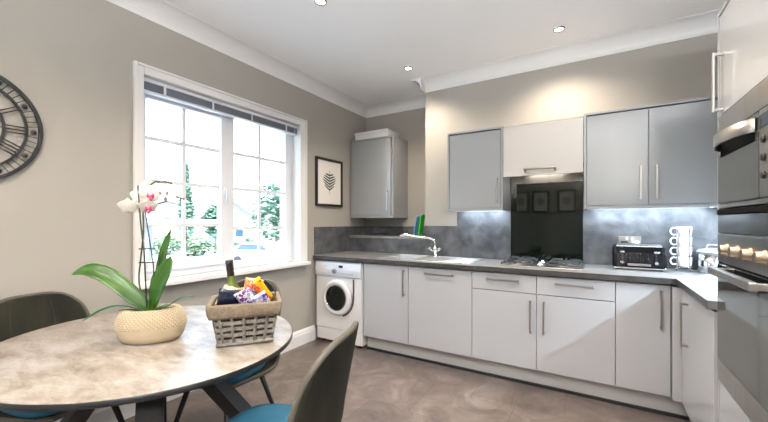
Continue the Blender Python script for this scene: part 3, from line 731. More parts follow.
for y in (TYA + .03, 2.06): hm.box(XT - .04, XT - .008, y - .014, y + .014, 1.084, 1.108, .003)
hm.build('door_handle', 'steel', d)
MB().box(XT - .006, XT + .019, TYA + .003, TYB - .004, .586, .682, .002).build('lower_trim', 'steel', ov)

# ------------------------------------------------------------------ downlights and under-cabinet lights
def lamp(kind, name, loc, energy, color, rot=(0, 0, 0), **kw):
    L = bpy.data.lights.new(name, kind); L.energy = energy; L.color = color
    for k, v in kw.items(): setattr(L, k, v)
    o = bpy.data.objects.new(name, L); COL.objects.link(o); o.location = loc; o.rotation_euler = rot
    return o
FILL_UP_W = 270
SPOT_W, WARM = 66, (1, .85, .68)
spots = [(-1.643, 1.875, 'ceiling downlight nearest the window at the top edge of the photo'), (-.2475, 3.124, 'ceiling downlight in front of the double wall cabinet'), (-1.603, 3.143, 'ceiling downlight near the alcove corner'),
         (-.245, 1.84, 'ceiling downlight over the middle of the kitchen floor'), (-1.6, .4, 'ceiling downlight over the dining table'), (-.245, .4, 'ceiling downlight above the camera'), (-1.6, -.9, 'ceiling downlight near the rear wall on the window side'), (-.245, -.9, 'ceiling downlight near the rear wall on the oven side')]
dl0 = None
for (x, y, lab) in spots:
    if dl0 is None:
        dl0 = thing('ceiling_downlight', lab, 'light', (x, y, ZC - .012), 'recessed ceiling downlights')
        MB().lathe([(.030, ZC - .004), (.032, ZC - .010), (.042, ZC - .008), (.044, ZC - .0005)], (x, y, 0), 28, caps=False).build('bezel', 'chrome', dl0)
        MB().lathe([(.001, ZC - .0045), (.030, ZC - .0045), (.030, ZC - .001)], (x, y, 0), 24).build('lamp_face', 'lamp', dl0)
    else:
        c = copy_tree(dl0); c.location = (x, y, ZC - .012); c['label'] = lab
    lamp('SPOT', 'downlight_lamp', (x, y, ZC - .03), SPOT_W, WARM, spot_size=2.4, spot_blend=.9, shadow_soft_size=.04)
COOL = (.72, .86, 1)
def led(x0, x1, y, z, W, lab, alongy=None):
    if alongy: o = MB().box(x0, x1, alongy[0], alongy[1], z - .008, z)
    else: o = MB().box(x0, x1, y - .012, y + .012, z - .008, z)
    o = o.build('light_strip', 'led'); tag(o, lab, 'light', 'cool strip lights under the wall cabinets')
    if alongy: lamp('AREA', 'strip_lamp', ((x0 + x1) / 2, sum(alongy) / 2, z - .012), W, COOL, shape='RECTANGLE', size=x1 - x0, size_y=alongy[1] - alongy[0])
    else: lamp('AREA', 'strip_lamp', ((x0 + x1) / 2, y, z - .012), W, COOL, shape='RECTANGLE', size=x1 - x0, size_y=.03)
led(-1.16, -.75, 3.47, 1.4395, 3.0, 'cool strip light under the wall cabinet left of the hood')
led(-.03, .72, 3.46, 1.4395, 6.5, 'cool strip light under the double wall cabinet')
led(.97, 1.00, 0, 1.411, 45.0, 'cool strip light under the wall cabinet past the ovens', alongy=(2.25, 3.10))
lamp('AREA', 'hood_lamp_light', (-.40, 3.38, 1.78), .7, (1, .92, .8), shape='RECTANGLE', size=.3, size_y=.08)

# ------------------------------------------------------------------ dining table
TCX, TCY, TA, TB, TZ = -1.85, .89, .695, .622, .75
dt = thing('dining_table', 'round stone-look dining table on splayed black metal legs', 'table', (TCX, TCY, 0))
tp_ = MB().lathe([(.985, TZ - .026), (.997, TZ - .022), (1.0, TZ - .016), (1.0, TZ - .006), (.997, TZ - .0015), (.992, TZ)], (TCX, TCY, 0), 96, sx=TA, sy=TB)
top = tp_.build('tabletop', 'tabletop', dt)
eg = MB().lathe([(.984, TZ - .027), (1.0018, TZ - .021), (1.0026, TZ - .014), (1.0018, TZ - .004), (.9985, TZ - .0008)], (TCX, TCY, 0), 96, sx=TA, sy=TB, caps=False).build('edge_band', 'blackmetal', top)
MB().lathe([(.30, TZ - .036), (.30, TZ - .0275)], (TCX, TCY, 0), 48).build('top_plate', 'blackmetal', dt)
for ph, r2 in ((-28, .56), (33, .72), (-104, .56), (152, .56)):
    c, s = math.cos(math.radians(ph)), math.sin(math.radians(ph)); n_ = Vector((-s, c, 0)) * .05
    d0 = Vector((c, s, 0)); mb = MB()
    A, B = Vector((TCX, TCY, 0)) + d0 * .08, Vector((TCX, TCY, 0)) + d0 * r2
    poly = [A + Vector((0, 0, .713)) - n_, A + d0 * .075 + Vector((0, 0, .713)) - n_, B + d0 * .07 - n_, B - n_]
    mb.prism(poly, n_ * 2); mb.build('leg', 'blackmetal', dt)

# ------------------------------------------------------------------ dining chairs
def make_chair(label):
    t = thing('dining_chair', label, 'chair', (0, 0, 0), 'velvet dining chairs around the table')
    prof = bez([(.235, 0, .425), (.10, 0, .415), (-.08, 0, .405), (-.175, 0, .425), (-.225, 0, .50), (-.252, 0, .62), (-.275, 0, .74), (-.295, 0, .85), (-.304, 0, .905)], 36)
    def hw(u):                                     # half width along the profile
        base = .20 + .04 * min(1, u / .25)
        if u > .55: base = .24 - .015 * (u - .55) / .45
        if u < .06: base *= .88 + .12 * u / .06
        return base
    def shell(i, j):
        u, v = i, j * 2 - 1
        if u > .66:                                # round the top corners
            b_ = (u - .66) / .34; a_ = v
            v = a_ * (1 - .92 * (1 - math.sqrt(1 - b_ * b_ / 2)) * min(1, b_ * 1.2)); u = .66 + .34 * b_ * (1 - .92 * (1 - math.sqrt(1 - a_ * a_ / 2)) * abs(a_) ** 1.5)
        f_ = u * 36; k = min(int(f_), 35); p = prof[k].lerp(prof[k + 1], f_ - k)
        tg = (prof[min(k + 1, 36)] - prof[max(k - 1, 0)]).normalized()
        nrm = Vector((tg.z, 0, -tg.x)); nrm = nrm if nrm.x + nrm.z > 0 else -nrm
        w_ = max(0, min(1, (u - .34) / .34)); wrap = .008 + .082 * w_ * w_ * (3 - 2 * w_); wrap *= 1 - .35 * max(0, (u - .6) / .4)
        q = p + Vector((.93, 0, .16)) * wrap * abs(v) ** 2.2
        return (q.x, hw(u) * v, q.z)
    m = MB().grid(shell, 36, 20); m.build('backrest_shell', 'shell', t, solid=.024)
    edge = [shell(0, j / 20) for j in range(21)] + [shell(i / 36, 1) for i in range(1, 37)] + [shell(1, 1 - j / 20) for j in range(1, 21)] + [shell(1 - i / 36, 0) for i in range(1, 36)]
    MB().tube(edge, .0125, 8, closed=True).build('piping', 'piping', t)
    sm = MB()
    for v in (.30, .70):
        pts = []
        for i in range(18, 36):
            a = Vector(shell(i / 36, v)); b = Vector(shell(min(1, (i + 1) / 36), v)); tg = (b - a).normalized() if (b - a).length > 1e-6 else Vector((0, 0, 1))
            pts.append(a + Vector((tg.z, 0, -tg.x)) * .0130)
        sm.tube(pts, .0025, 5)
    sm.build('seam', 'seam', t)
    def cush(i, j):
        a = j * 2 * PI; r = min(1., i / .8) if i < .8 else 1.
        ex = .5
        ca, sa = math.cos(a), math.sin(a)
        R = 1 / ((abs(ca) ** 3.2 + abs(sa) ** 3.2) ** (1 / 3.2))
        z = .495 - .014 * r ** 2 if i < .8 else .481 - .052 * (i - .8) / .2
        sc = r if i < .8 else 1 + .03 * math.sin(PI * (i - .8) / .2)
        return (.03 + ca * R * .212 * sc, sa * R * .218 * sc, z)
    MB().grid(cush, 15, 40).build('seat_cushion', 'seat', t)
    fr = MB(); fr.box(-.12, .14, -.13, .13, .372, .388, .004); fr.build('under_frame', 'blackmetal', t)
    for sx, sy in ((1, 1), (1, -1), (-1, 1), (-1, -1)):
        MB().tube([(sx * .13, sy * .13, .395), (sx * .235, sy * .215, .0005)], [.017, .010], 10).build('leg', 'blackmetal', t)
    return t
ch = make_chair('grey velvet chair with blue seat on the wall side of the table')
places = [((-2.350, .705), 12, None), ((-1.915, 1.332), 282, 'grey velvet chair with blue seat pushed in behind the snack basket'), ((-1.065, .955), 199, 'grey velvet chair turned away in the foreground beside the table')]
for i, ((x, y), a, lab) in enumerate(places):
    o = ch if i == 0 else copy_tree(ch)
    o.location = (x, y, 0); o.rotation_euler = (0, 0, math.radians(a))
    if lab: o['label'] = lab

# ------------------------------------------------------------------ potted orchid
PX, PY = -1.80, .86
po = thing('potted_orchid', 'white orchid with broad green leaves in a cream dotted oval planter', 'plant', (PX, PY, TZ))
R31 = Matrix.Rotation(math.radians(45), 4, 'Z')
def pw(s_, d_, z_): return Vector((PX, PY, 0)) + (Matrix.Rotation(math.radians(31), 4, 'Z') @ Vector((s_, d_, z_)))
def pot_pt(u, v):
    a = v * 2 * PI; prof = [(.55, .0), (.80, .004), (.92, .022), (.99, .055), (1., .085), (.96, .115), (.87, .140), (.76, .153), (.70, .151), (.66, .135)]
    f_ = u * (len(prof) - 1); k = min(int(f_), len(prof) - 2); w_ = f_ - k
    r = prof[k][0] * (1 - w_) + prof[k + 1][0] * w_; z = prof[k][1] * (1 - w_) + prof[k + 1][1] * w_
    p = R31 @ Vector((math.cos(a) * r * .146, math.sin(a) * r * .098, 0)); return (PX + p.x, PY + p.y, TZ + .0006 + z)
pm = MB().grid(pot_pt, 27, 64)
pot = pm.build('planter', 'pot', po)
dm = MB()
for k in range(11):
    u = .40 + k * .036
    for j in range(46):
        v = (j + .5 * (k % 2)) / 46; p = Vector(pot_pt(u, v)); p2 = Vector(pot_pt(u, v + .004)); p3 = Vector(pot_pt(u + .01, v))
        dm.ell(p, .0048, .0048, .0042, 6, 4)
dm.build('raised_dots', 'pot', pot)
def soil_pt(u, v):
    a = v * 2 * PI; p = R31 @ Vector((math.cos(a) * u * .099, math.sin(a) * u * .066, 0)); return (PX + p.x, PY + p.y, TZ + .138 + .006 * math.sin(9 * a) * u * (1 - u) + .004 * (1 - u))
MB().grid(soil_pt, 6, 40).build('bark', 'bark', po)
def leaf(pts, wmax, m_, roll=0., name='leaf'):
    P = bez(pts, 26); mb = MB(); rows = []
    for i, p in enumerate(P):
        t_ = i / 26; tg = (P[min(i + 1, 26)] - P[max(i - 1, 0)]).normalized()
        side = tg.cross(Vector((0, 0, 1)));
        if side.length < .05: side = Vector((1, 0, 0))
        side.normalize(); up = side.cross(tg).normalized()
        R = Matrix.Rotation(roll, 3, tg); side = R @ side; up = R @ up
        w_ = wmax * (.35 + .65 * math.sin(PI * min(1, t_ / .9) ** .8) if t_ < .45 else math.sin(PI * (.5 + .5 * ((t_ - .45) / .55) ** 1.6)) ** .75)
        w_ = max(w_, .0006)
        rows.append([mb.bm.verts.new(p + side * w_ * k + up * abs(k) ** 1.5 * w_ * .28) for k in (-1, -.6, -.25, 0, .25, .6, 1)])
    for i in range(26):
        for k in range(6):
            f_ = mb.bm.faces.new([rows[i][k], rows[i][k + 1], rows[i + 1][k + 1], rows[i + 1][k]]); f_.smooth = True
    return mb.build(name, m_, po, solid=.0025)
zs = TZ + .14
leaf([pw(-.01, 0, zs), pw(-.07, -.02, .955), pw(-.16, -.04, 1.045), pw(-.25, -.05, 1.085), pw(-.335, -.05, 1.068)], .040, 'leaf', -.75)
leaf([pw(0, .01, zs), pw(.012, .03, 1.0), pw(.03, .04, 1.15), pw(.062, .05, 1.275)], .021, 'leaf', 1.2)
leaf([pw(.015, 0, zs), pw(.025, .0, .98), pw(.055, .01, 1.07), pw(.080, .02, 1.145)], .034, 'leaf', 1.25)
leaf([pw(-.005, .0, zs), pw(.0, .02, .96), pw(.008, .03, 1.04), pw(.03, .04, 1.10)], .024, 'leaf', 1.3)
leaf([pw(-.02, -.02, zs), pw(-.10, -.05, .922), pw(-.17, -.07, .912), pw(-.25, -.09, .865)], .013, 'leafteal', .3)
leaf([pw(.03, -.01, zs), pw(.09, -.02, .915), pw(.15, -.02, .952), pw(.215, -.02, .962)], .009, 'leaf', .2)
leaf([pw(.03, -.02, zs), pw(.07, -.04, .915), pw(.11, -.05, .93)], .015, 'leafteal', .2)
leaf([pw(-.03, -.01, zs), pw(-.07, -.05, .905), pw(-.105, -.07, .905)], .012, 'leaf', .2)
st = MB(); st.tube([pw(-.022, .0, zs - .01), pw(-.024, -.015, 1.15), pw(-.024, -.04, 1.30), pw(-.020, -.065, 1.475)], .0036, 6)
st.build('stake', 'stem', po)
st = MB(); st.tube([pw(.0, .02, zs), pw(-.004, .02, 1.10), pw(-.036, .025, 1.28), pw(-.046, .02, 1.38)], .0032, 6); st.build('stake', 'stem', po)
st = MB(); st.tube(bez([pw(-.03, .0, zs), pw(-.066, .01, 1.02), pw(-.060, .01, 1.12), pw(-.046, .01, 1.26), pw(-.055, .02, 1.38), pw(-.04, .01, 1.45), pw(.01, 0, 1.495), pw(.05, .0, 1.50), pw(.09, .01, 1.492)], 40), .0036, 7); st.build('flower_spike', 'stem', po)
st = MB(); st.tube(bez([pw(-.045, .015, 1.36), pw(-.02, .0, 1.42), pw(.03, -.01, 1.445), pw(.08, 0, 1.435), pw(.145, .01, 1.418)], 24), .0028, 6); st.build('flower_spike', 'stem', po)
for z in (1.18, 1.115):
    cl = MB(); cl.tube([pw(-.068, .01, z), pw(.0, .03, z)], .0035, 6); cl.build('stem_clip', 'stem', po)
def flower(s_, d_, z_, r, yaw, pitch, lip=True):
    c0 = pw(s_, d_, z_); mb = MB()
    FR = Matrix.Translation(c0) @ Matrix.Rotation(yaw, 4, 'Z') @ Matrix.Rotation(pitch, 4, 'X')       # flower faces local -Y
    def petal(a, L, W, cup):
        def fn(i, j):
            t_, v = i, j * 2 - 1; w_ = W * math.sin(PI * min(1, .06 + .94 * t_) ** .75) ** .8
            x, z = v * w_, t_ * L
            y = cup * (t_ ** 2) * L + .12 * w_ * v * v - .004
            return FR @ Vector((x * math.cos(a) + z * math.sin(a), y, -x * math.sin(a) + z * math.cos(a)))
        mb.grid(fn, 8, 8)
    for a, L, W in ((0, 1, .42), (2.25, .95, .40), (-2.25, .95, .40)): petal(a, L * r, W * r, .10)
    for a in (1.25, -1.25): petal(a, 1.05 * r, .62 * r, -.02)
    fl = mb.build('flower', 'petal', po, solid=.0015)
    if lip:
        lm = MB(); lm.ell(FR @ Vector((0, -.012, -.008)), .007, .012, .008, 10, 8)
        for sg in (-1, 1): lm.ell(FR @ Vector((sg * .010, -.012, -.004)), .006, .004, .011, 10, 8)
        lm.ell(FR @ Vector((0, -.020, -.020)), .008, .006, .010, 10, 8)
        lm.build('lip', 'lip', fl)
Y31 = math.radians(64)
flower(-.104, -.01, 1.380, .043, Y31 - .25, .2, False)
flower(-.068, .02, 1.432, .044, Y31 - .35, -.15, False)
flower(-.040, .03, 1.478, .042, Y31 + 2.6, .1, False)
flower(.012, -.03, 1.434, .047, Y31 + .15, -.05)
flower(.006, -.035, 1.380, .040, Y31 + .2, .35)
flower(-.045, .02, 1.378, .040, Y31 + .5, .3, False)
for (s_, d_, z_, r) in ((.030, 0, 1.497, .008), (.048, 0, 1.498, .008), (.068, 0, 1.499, .007), (.086, .01, 1.494, .006), (.072, 0, 1.446, .009), (.068, -.005, 1.418, .010), (.116, .01, 1.428, .009), (.132, .01, 1.420, .007), (.146, .01, 1.418, .005)):
    MB().ell(pw(s_, d_, z_), r * .8, r * .8, r, 10, 8).build('bud', 'bud', po)

# ------------------------------------------------------------------ snack basket
BA = math.radians(51); BX, BY = -1.425, 1.095
bk = thing('wicker_basket', 'grey wicker basket with beige fabric lining full of snacks', 'basket', (BX, BY, TZ))
BM = Matrix.Translation((BX, BY, TZ + .0065)) @ Matrix.Rotation(BA, 4, 'Z')           # local x along the front, -y to the front
W0, D0, W1, D1, H = .112, .080, .143, .104, .180
def bside(z, extra=0.):
    t_ = z / H; return W0 + (W1 - W0) * t_ + extra, D0 + (D1 - D0) * t_ + extra
def per(s_, z, extra=0.):                         # perimeter parameter 0..1 -> point
    a, b = bside(z, extra); P = 4 * (a + b); d = (s_ % 1) * P
    if d < 2 * a: return Vector((-a + d, -b, z))
    d -= 2 * a
    if d < 2 * b: return Vector((a, -b + d, z))
    d -= 2 * b
    if d < 2 * a: return Vector((a - d, b, z))
    return Vector((-a, b - (d - 2 * a), z))
wk = MB(); ns = 18; rows = 5
def band(pts, hw, th):                            # flat woven strip: pts = [(point, outward)]
    n = len(pts); R_ = []
    for p, o_ in pts: R_.append([wk.bm.verts.new(BM @ (p + o_ * a + Vector((0, 0, b)))) for a, b in ((-th, -hw), (th, -hw), (th, hw), (-th, hw))])
    for i in range(n):
        A, B = R_[i], R_[(i + 1) % n]
        for k in range(4): wk.bm.faces.new([A[k], A[(k + 1) % 4], B[(k + 1) % 4], B[k]])
for r_ in range(rows):
    z = .018 + r_ * .0275; pts = []
    for i in range(ns * 8):
        q_ = i / (ns * 8); o_ = (per(q_, z, .01) - per(q_, z, 0)); o_.z = 0; o_.normalize()
        pts.append((per(q_, z, .0040 * math.sin(PI * i / 8 + (PI if r_ % 2 else 0))), o_))
    band(pts, .0078, .0018)
for i in range(ns):
    wk.tube([BM @ per((i + .5) / ns, z, 0) for z in (.002, .05, .10, .15)], .0072, 6)
for z in (.004, .152):
    wk.tube([BM @ per(i / 64, z, .003) for i in range(64)], .008, 8, closed=True)
wk.box(-W0, W0, -D0, D0, .002, .008, 0, 1, BM)
wk.build('woven_body', 'wicker', bk)
ln = MB()
ln.grid(lambda i, j: BM @ (per(j, .020 + i * (H - .018), -.008) if i < 1 else per(j, H, -.004)), 6, 64)
ln.box(-W0 + .010, W0 - .010, -D0 + .010, D0 - .010, .016, .020, 0, 1, BM)
ln.build('inner_lining', 'innerliner', bk, solid=.003)
cf = MB()
def cuff(i, j):
    wav = .0025 * math.sin(j * 2 * PI * 23) + .0015 * math.sin(j * 2 * PI * 51)
    if i < .3: return BM @ per(j, H + .004 + .004 * (i / .3), -.006 + .016 * (i / .3))
    t_ = (i - .3) / .7; return BM @ (per(j, H + .008 - .062 * t_, .012 + wav * t_ + .004 * math.sin(PI * t_)))
cf.grid(cuff, 10, 128); cf.build('folded_cuff', 'liner', bk, solid=.003)
hdl = MB(); hdl.tube([BM @ Vector(p) for p in bez([(W1 * .98, .03, H), (W1 * .85, .05, H + .055), (W1 * .4, .085, H + .09), (.02, .105, H + .06)], 20)], .0032, 6); hdl.build('ribbon_tie', 'foil', bk)
# bottle
bt = thing('wine_bottle', 'green glass bottle with dark foil neck standing in the basket', 'bottle', tuple(BM @ Vector((-.040, .030, .032))))
BT = BM @ Matrix.Translation((-.040, .030, .032)) @ Matrix.Rotation(.10, 4, 'Y') @ Matrix.Rotation(.05, 4, 'X') @ Matrix.Rotation(-.20, 4, 'Y')
def lathe_at(prof, n=24):
    b = MB().lathe(prof, (0, 0, 0), n); bmesh.ops.transform(b.bm, matrix=BT, verts=b.bm.verts); return b
lathe_at([(.030, .0), (.0365, .004), (.037, .12), (.037, .185), (.033, .205), (.020, .232), (.0165, .25), (.0155, .29), (.0155, .325)]).build('glass_body', 'bottle', bt)
lathe_at([(.0160, .262), (.0166, .30), (.0166, .324), (.0178, .327), (.0178, .340), (.015, .343)]).build('neck_foil', 'foil', bt)
lathe_at([(.0375, .07), (.0375, .16)], 24).build('label', 'bottlelabel', bt)
# snack packets: puffed pillows with crimped ends
PK = {}
def pk(name, *cols): PK[name] = packet_mat(name, cols)
NAVY, ORG, WHT, YEL, RED, PUR, LIL, TAN = (.006, .010, .03), (.85, .22, .02), (.75, .75, .78), (.85, .55, .01), (.60, .03, .02), (.10, .02, .16), (.30, .32, .62), (.62, .40, .18)
pk('packet_navy', NAVY, NAVY, NAVY, NAVY); pk('packet_orange', ORG, YEL, WHT, ORG); pk('packet_lilac', LIL, WHT, PUR, LIL); pk('packet_silver', WHT, LIL, ORG, WHT)
pk('packet_red', RED, ORG, RED, TAN); pk('packet_yellow', YEL, YEL, YEL, RED); pk('packet_purple', PUR, LIL, WHT, TAN); pk('packet_tan', TAN, ORG, WHT, TAN)
def packet(label, m_, loc, L, W, T, rx, ry, rz):
    T *= .78; T0 = BM @ Matrix.Translation(loc) @ Matrix.Rotation(rz, 4, 'Z') @ Matrix.Rotation(ry, 4, 'Y') @ Matrix.Rotation(rx, 4, 'X')
    mb = MB(); n, k = 16, 12
    def half(sg):
        def fn(i, j):
            u, v = i * 2 - 1, j * 2 - 1
            e = max(0, 1 - abs(u) ** 3.5) ** .6 * max(0, 1 - abs(v) ** 4) ** .5
            wr = .0016 * math.sin(21 * u + 7 * v) + .0012 * math.sin(17 * v - 9 * u)
            return T0 @ Vector((u * W / 2 * (1 - .05 * (1 - v * v) * abs(u)), sg * (T / 2 * e + .0004) + wr * e, v * L / 2 * (1 - .02 * math.cos(16 * u) * 0)))
        return fn
    mb.grid(half(1), n, k); mb.grid(half(-1), n, k)
    bmesh.ops.remove_doubles(mb.bm, verts=mb.bm.verts, dist=.0012)
    o = mb.build('snack_packet', PK[m_]); tag(o, label, 'snack packet', 'snack packets in the basket')
Zb = .178
packet('dark navy snack packet at the front left corner of the basket', 'packet_navy', (-.074, -.058, Zb + .004), .145, .100, .036, .30, .16, .25)
packet('orange and white snack packet behind the navy one', 'packet_orange', (-.072, -.034, Zb + .022), .125, .090, .032, .40, .40, .15)
packet('lilac and white snack packet in the front middle of the basket', 'packet_lilac', (.010, -.068, Zb + .010), .125, .075, .030, .35, -.45, -.1)
packet('second dark navy snack packet in the front middle of the basket', 'packet_navy', (.030, -.036, Zb - .002), .11, .085, .026, .3, .5, -.2)
packet('purple and white snack packet near the front right corner', 'packet_purple', (.074, -.072, Zb - .004), .115, .075, .026, .35, -.5, .1)
packet('red and orange snack packet on the right of the basket', 'packet_red', (.050, -.004, Zb + .030), .155, .062, .032, .45, -.75, .1)
packet('bright yellow snack packet leaning over the right side', 'packet_yellow', (.078, .034, Zb + .036), .165, .050, .028, .35, -.62, .2)
packet('pale tan snack packet at the back beside the bottle', 'packet_tan', (.030, .078, Zb + .040), .11, .090, .028, .2, .2, 0)
packet('silver snack packet beside the bottle neck', 'packet_silver', (.006, -.022, Zb + .020), .11, .08, .026, .3, -.15, .1)

# ------------------------------------------------------------------ prints on the rear wall (seen in the black glass)
for (x, lab, kind) in ((-1.47, 'black framed print nearest the window on the rear wall', 0), (-1.05, 'middle black framed print on the rear wall', 1), (-.53, 'black framed print nearest the ovens on the rear wall', 2)):
    t = thing('framed_picture', lab, 'picture', (x, YR, 1.53)); m = MB(); a, b, z0_, z1_ = x - .17, x + .17, 1.53, 2.0
    for q in ((a, a + .03, z0_, z1_), (b - .03, b, z0_, z1_), (a + .03, b - .03, z0_, z0_ + .03), (a + .03, b - .03, z1_ - .03, z1_)): m.box(q[0], q[1], YR, YR + .025, q[2], q[3], .002)
    m.build('frame', 'black', t)
    sh = MB().box(a + .025, b - .025, YR + .002, YR + .010, z0_ + .025, z1_ - .025).build('print', 'paper', t)
    art(sh, (x, YR + .0102, 1.70), (1, 0, 0), (0, 0, 1), .20, .09, (0, 1, 0))

# ------------------------------------------------------------------ outside
GZ = -1.5
g = MB().box(-120, XL - .5, -60, 140, GZ - .1, GZ).build('ground_outside', 'ground'); g['kind'] = 'structure'
FWD, RGT = Vector((-.515, .857, 0)), Vector((.857, .515, 0))
def op(lat, dist, z=GZ): p = FWD * dist + RGT * lat; return Vector((p.x, p.y, z))
def house(lat, dist, wd, dp, eave, ridge, yaw, label):
    c = op(lat, dist); t = thing('house', label, 'house', tuple(c), 'houses across the road')
    R = Matrix.Translation(c) @ Matrix.Rotation(yaw, 4, 'Z')
    m = MB(); m.prism([R @ Vector(p) for p in ((-wd / 2, -dp / 2, 0), (wd / 2, -dp / 2, 0), (wd / 2, -dp / 2, eave), (0, -dp / 2, ridge - .15), (-wd / 2, -dp / 2, eave))], R.to_3x3() @ Vector((0, dp, 0)))
    m.build('wall', 'render', t)
    m = MB()
    for sg in (-1, 1):
        m.prism([R @ Vector(p) for p in ((0, -dp / 2 - .35, ridge), (sg * (wd / 2 + .45), -dp / 2 - .35, eave - .25), (sg * (wd / 2 + .45), -dp / 2 - .35, eave - .05), (0, -dp / 2 - .35, ridge + .22))], R.to_3x3() @ Vector((0, dp + .7, 0)))
    m.build('roof', 'roof', t)
    for (wx, wz) in ((-wd * .22, 1.0), (wd * .22, 1.0), (0, eave * .72)):
        f_ = MB(); f_.box(wx - .6, wx + .6, -dp / 2 - .06, -dp / 2 + .02, wz, wz + 1.2, 0, 1, R); f_ = f_.build('window', 'upvc', t)
        p_ = MB(); p_.box(wx - .5, wx + .5, -dp / 2 - .08, -dp / 2 - .05, wz + .1, wz + 1.1, 0, 1, R); p_.build('pane', 'carglass', f_)
house(-17.5, 46, 6.5, 9, 3.4, 5.6, .35, 'pale rendered gabled house seen through the right half of the window')
house(-33, 58, 16, 10, 3.4, 6.0, .6, 'long pale house further off behind the conifer tree')
cp = thing('carport', 'flat-roofed carport seen through the left half of the window', 'carport', tuple(op(-9.2, 13.5)))
R = Matrix.Translation(op(-9.2, 13.5)) @ Matrix.Rotation(.45, 4, 'Z')
m = MB(); m.box(-2.6, 1.9, -1.5, 3.5, 2.72, 2.90, .02, 1, R); m.build('roof_slab', 'upvc', cp)
m = MB(); m.box(-2.66, 1.96, -1.58, -1.50, 2.70, 2.78, 0, 1, R); m.box(-2.66, 1.96, -1.58, -1.50, 2.86, 2.92, 0, 1, R); m.build('gutter', 'blind', cp)
for (x, y) in ((-2.4, -1.3), (1.1, -1.3), (-2.4, 3.3), (1.1, 3.3)):
    m = MB(); m.box(x - .07, x + .07, y - .07, y + .07, 0, 2.72, 0, 1, R); m.build('post', 'blind', cp)
def blob(name, c, rx, ry, rz, m_, label, cat, group, n=260, ls=.12, trunk=0., cone=False):
    t = thing(name, label, cat, tuple(c), group)
    mb = MB(); rnd = random.Random(hash((round(c.x, 2), round(c.y, 2))) % 9999)
    for i in range(n):
        while True:
            q = Vector((rnd.uniform(-1, 1), rnd.uniform(-1, 1), rnd.uniform(-1, 1)))
            if q.length < 1: break
        if cone: k = (1 - (q.z + 1) / 2) ** .8; q.x *= k; q.y *= k
        p = c + Vector((q.x * rx, q.y * ry, trunk + rz + q.z * rz)); s_ = ls * rnd.uniform(.6, 1.4)
        mm = Matrix.Rotation(rnd.uniform(0, 6.28), 4, 'Z') @ Matrix.Rotation(rnd.uniform(-1.2, 1.2), 4, 'X')
        a_ = mm @ Vector((s_, 0, 0)); b_ = mm @ Vector((0, s_ * .6, 0)); c_ = mm @ Vector((0, 0, s_ * .15))
        vs = [mb.bm.verts.new(p + x_) for x_ in (a_, b_ + c_, -a_, -b_ + c_)]; mb.bm.faces.new(vs)
    mb.build('foliage', m_, t)
    tk = MB(); tk.tube([c, c + Vector((0, 0, trunk + rz * 1.5))], [max(.05, rx * .09), .02], 7); tk.build('trunk', 'trunk', t)
blob('conifer_tree', op(-20.8, 37), 1.1, 1.1, 4.2, 'tree', 'tall thin conifer seen through the left half of the window', 'tree', None, 900, .30, .6, True)
blob('garden_tree', op(-9.8, 32), 2.0, 2.0, 2.8, 'tree', 'leafy green tree at the right edge of the window view', 'tree', None, 900, .30, 1.0)
blob('garden_tree', op(-18.4, 38.5), 1.2, 1.2, 1.9, 'tree', 'distant low tree between the conifer and the window mullion', 'tree', None, 600, .35, 1.0)
blob('garden_shrub', op(-10.6, 27), 1.1, 1.0, .80, 'tree', 'round green shrub beyond the right window pane', 'shrub', 'garden shrubs outside', 500, .16)
blob('garden_shrub', op(-12.6, 28), 1.1, 1.0, .75, 'hedge', 'grey-green shrub close to the window mullion', 'shrub', 'garden shrubs outside', 500, .16)
blob('garden_shrub', op(-15.6, 29), 1.6, 1.1, .80, 'hedge', 'low shrub beyond the right side of the left casement', 'shrub', 'garden shrubs outside', 600, .16)
blob('garden_shrub', op(-18.6, 30), 1.6, 1.1, .85, 'hedge', 'low shrub beyond the orchid leaf tip', 'shrub', 'garden shrubs outside', 600, .16)
car = thing('parked_car', 'white car parked outside beyond the right window pane', 'car', tuple(op(-7.9, 23)))
R = Matrix.Translation(op(-7.9, 23)) @ Matrix.Rotation(.3, 4, 'Z')
bd = MB(); side = [(-2.0, .35), (2.0, .35), (2.1, .75), (1.9, .95), (1.0, 1.02), (.5, 1.45), (-1.0, 1.47), (-1.7, 1.05), (-2.1, .95)]
bd.prism([R @ Vector((x, -.85, z)) for x, z in side], R.to_3x3() @ Vector((0, 1.7, 0))); bd.build('body', 'carwhite', car)
gl = MB(); gl.prism([R @ Vector((x, -.87, z)) for x, z in ((.85, 1.04), (.45, 1.38), (-.95, 1.40), (-1.45, 1.06))], R.to_3x3() @ Vector((0, 1.74, 0))); gl.build('windows', 'carglass', car)
for x in (-1.3, 1.3):
    for y in (-.78, .78):
        wq = MB(); wq.tube([R @ Vector((x, y - .1, .33)), R @ Vector((x, y + .1, .33))], .33, 18); wq.build('wheel', 'tyre', car)

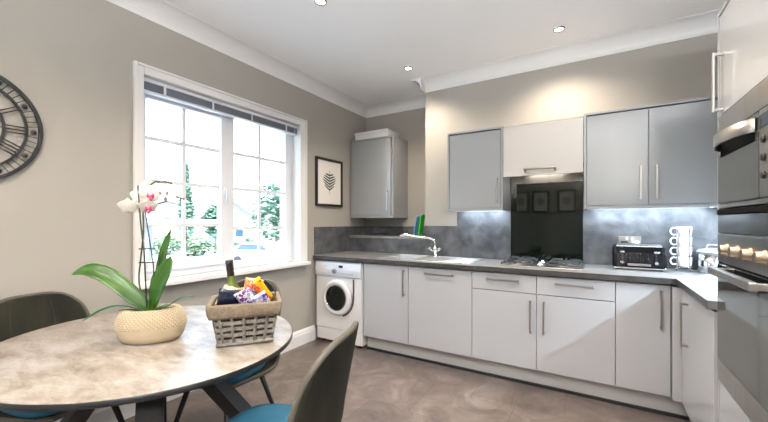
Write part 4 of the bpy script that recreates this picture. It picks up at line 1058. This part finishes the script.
# ------------------------------------------------------------------ daylight
wd = bpy.data.worlds.new('sky'); SC.world = wd; wd.use_nodes = True
nt = wd.node_tree; bg = nt.nodes['Background']
tc = nt.nodes.new('ShaderNodeTexCoord'); sx_ = nt.nodes.new('ShaderNodeSeparateXYZ'); rp = nt.nodes.new('ShaderNodeValToRGB')
nt.links.new(tc.outputs['Generated'], sx_.inputs[0]); nt.links.new(sx_.outputs['Z'], rp.inputs['Fac'])
rp.color_ramp.elements[0].position = 0; rp.color_ramp.elements[0].color = (.82, .91, 1, 1)
rp.color_ramp.elements[1].position = .7; rp.color_ramp.elements[1].color = (.45, .68, 1, 1)
nt.links.new(rp.outputs['Color'], bg.inputs['Color']); bg.inputs['Strength'].default_value = 5.0
sun = lamp('SUN', 'sun', (20, 10, 20), 24.0, (1, .96, .9), (math.radians(48), 0, math.radians(70)), angle=.01)
po_ = lamp('AREA', 'window_portal', (XL - .32, (OY0 + OY1) / 2, (OZ0 + OZ1) / 2), 1, (1, 1, 1), (0, math.radians(-90), 0), shape='RECTANGLE', size=1.45, size_y=1.51)
po_.data.cycles.is_portal = True
po_ = lamp('AREA', 'window_portal', (XL - .32, -.7, (OZ0 + OZ1) / 2), 1, (1, 1, 1), (0, math.radians(-90), 0), shape='RECTANGLE', size=1.45, size_y=1.2)
po_.data.cycles.is_portal = True
# added fill uplighter behind the camera, brightens ceiling and walls
fl = thing('fill_lamp', 'added white fill uplighter behind the camera near the rear wall', 'lamp', (.62, -1.05, 0))
MB().lathe([(.14, .0005), (.14, .018), (.02, .03)], (.62, -1.05, 0), 32).build('base', 'blackmetal', fl)
MB().tube([(.62, -1.05, .028), (.62, -1.05, 1.72)], .014, 12).build('pole', 'blackmetal', fl)
MB().lathe([(.03, 1.70), (.10, 1.74), (.17, 1.82), (.165, 1.82), (.095, 1.75), (.001, 1.725)], (.62, -1.05, 0), 40, caps=False).build('lamp_shade', 'white', fl)
lamp('AREA', 'fill_uplight', (.62, -1.05, 1.80), FILL_UP_W, (.97, .97, 1), (PI, 0, 0), shape='DISK', size=.28)

# ------------------------------------------------------------------ camera and view
cam = bpy.data.cameras.new('camera'); co = bpy.data.objects.new('camera', cam); COL.objects.link(co)
co.location = (0, 0, 1.308); co.rotation_euler = (PI / 2, 0, math.radians(31))
cam.sensor_width = 36; cam.lens = 351.5 / 768 * 36; cam.shift_y = 11 / 768; cam.clip_start = .02; cam.clip_end = 400
SC.camera = co
vs = SC.view_settings; vs.view_transform = 'Standard'; vs.look = 'None'; vs.gamma = 1; vs.use_curve_mapping = False; vs.exposure = .62
cy = SC.cycles
cy.use_denoising = True; cy.max_bounces = 10; cy.diffuse_bounces = 6; cy.glossy_bounces = 5; cy.transparent_max_bounces = 12
cy.caustics_reflective = False; cy.caustics_refractive = False; cy.sample_clamp_indirect = 6
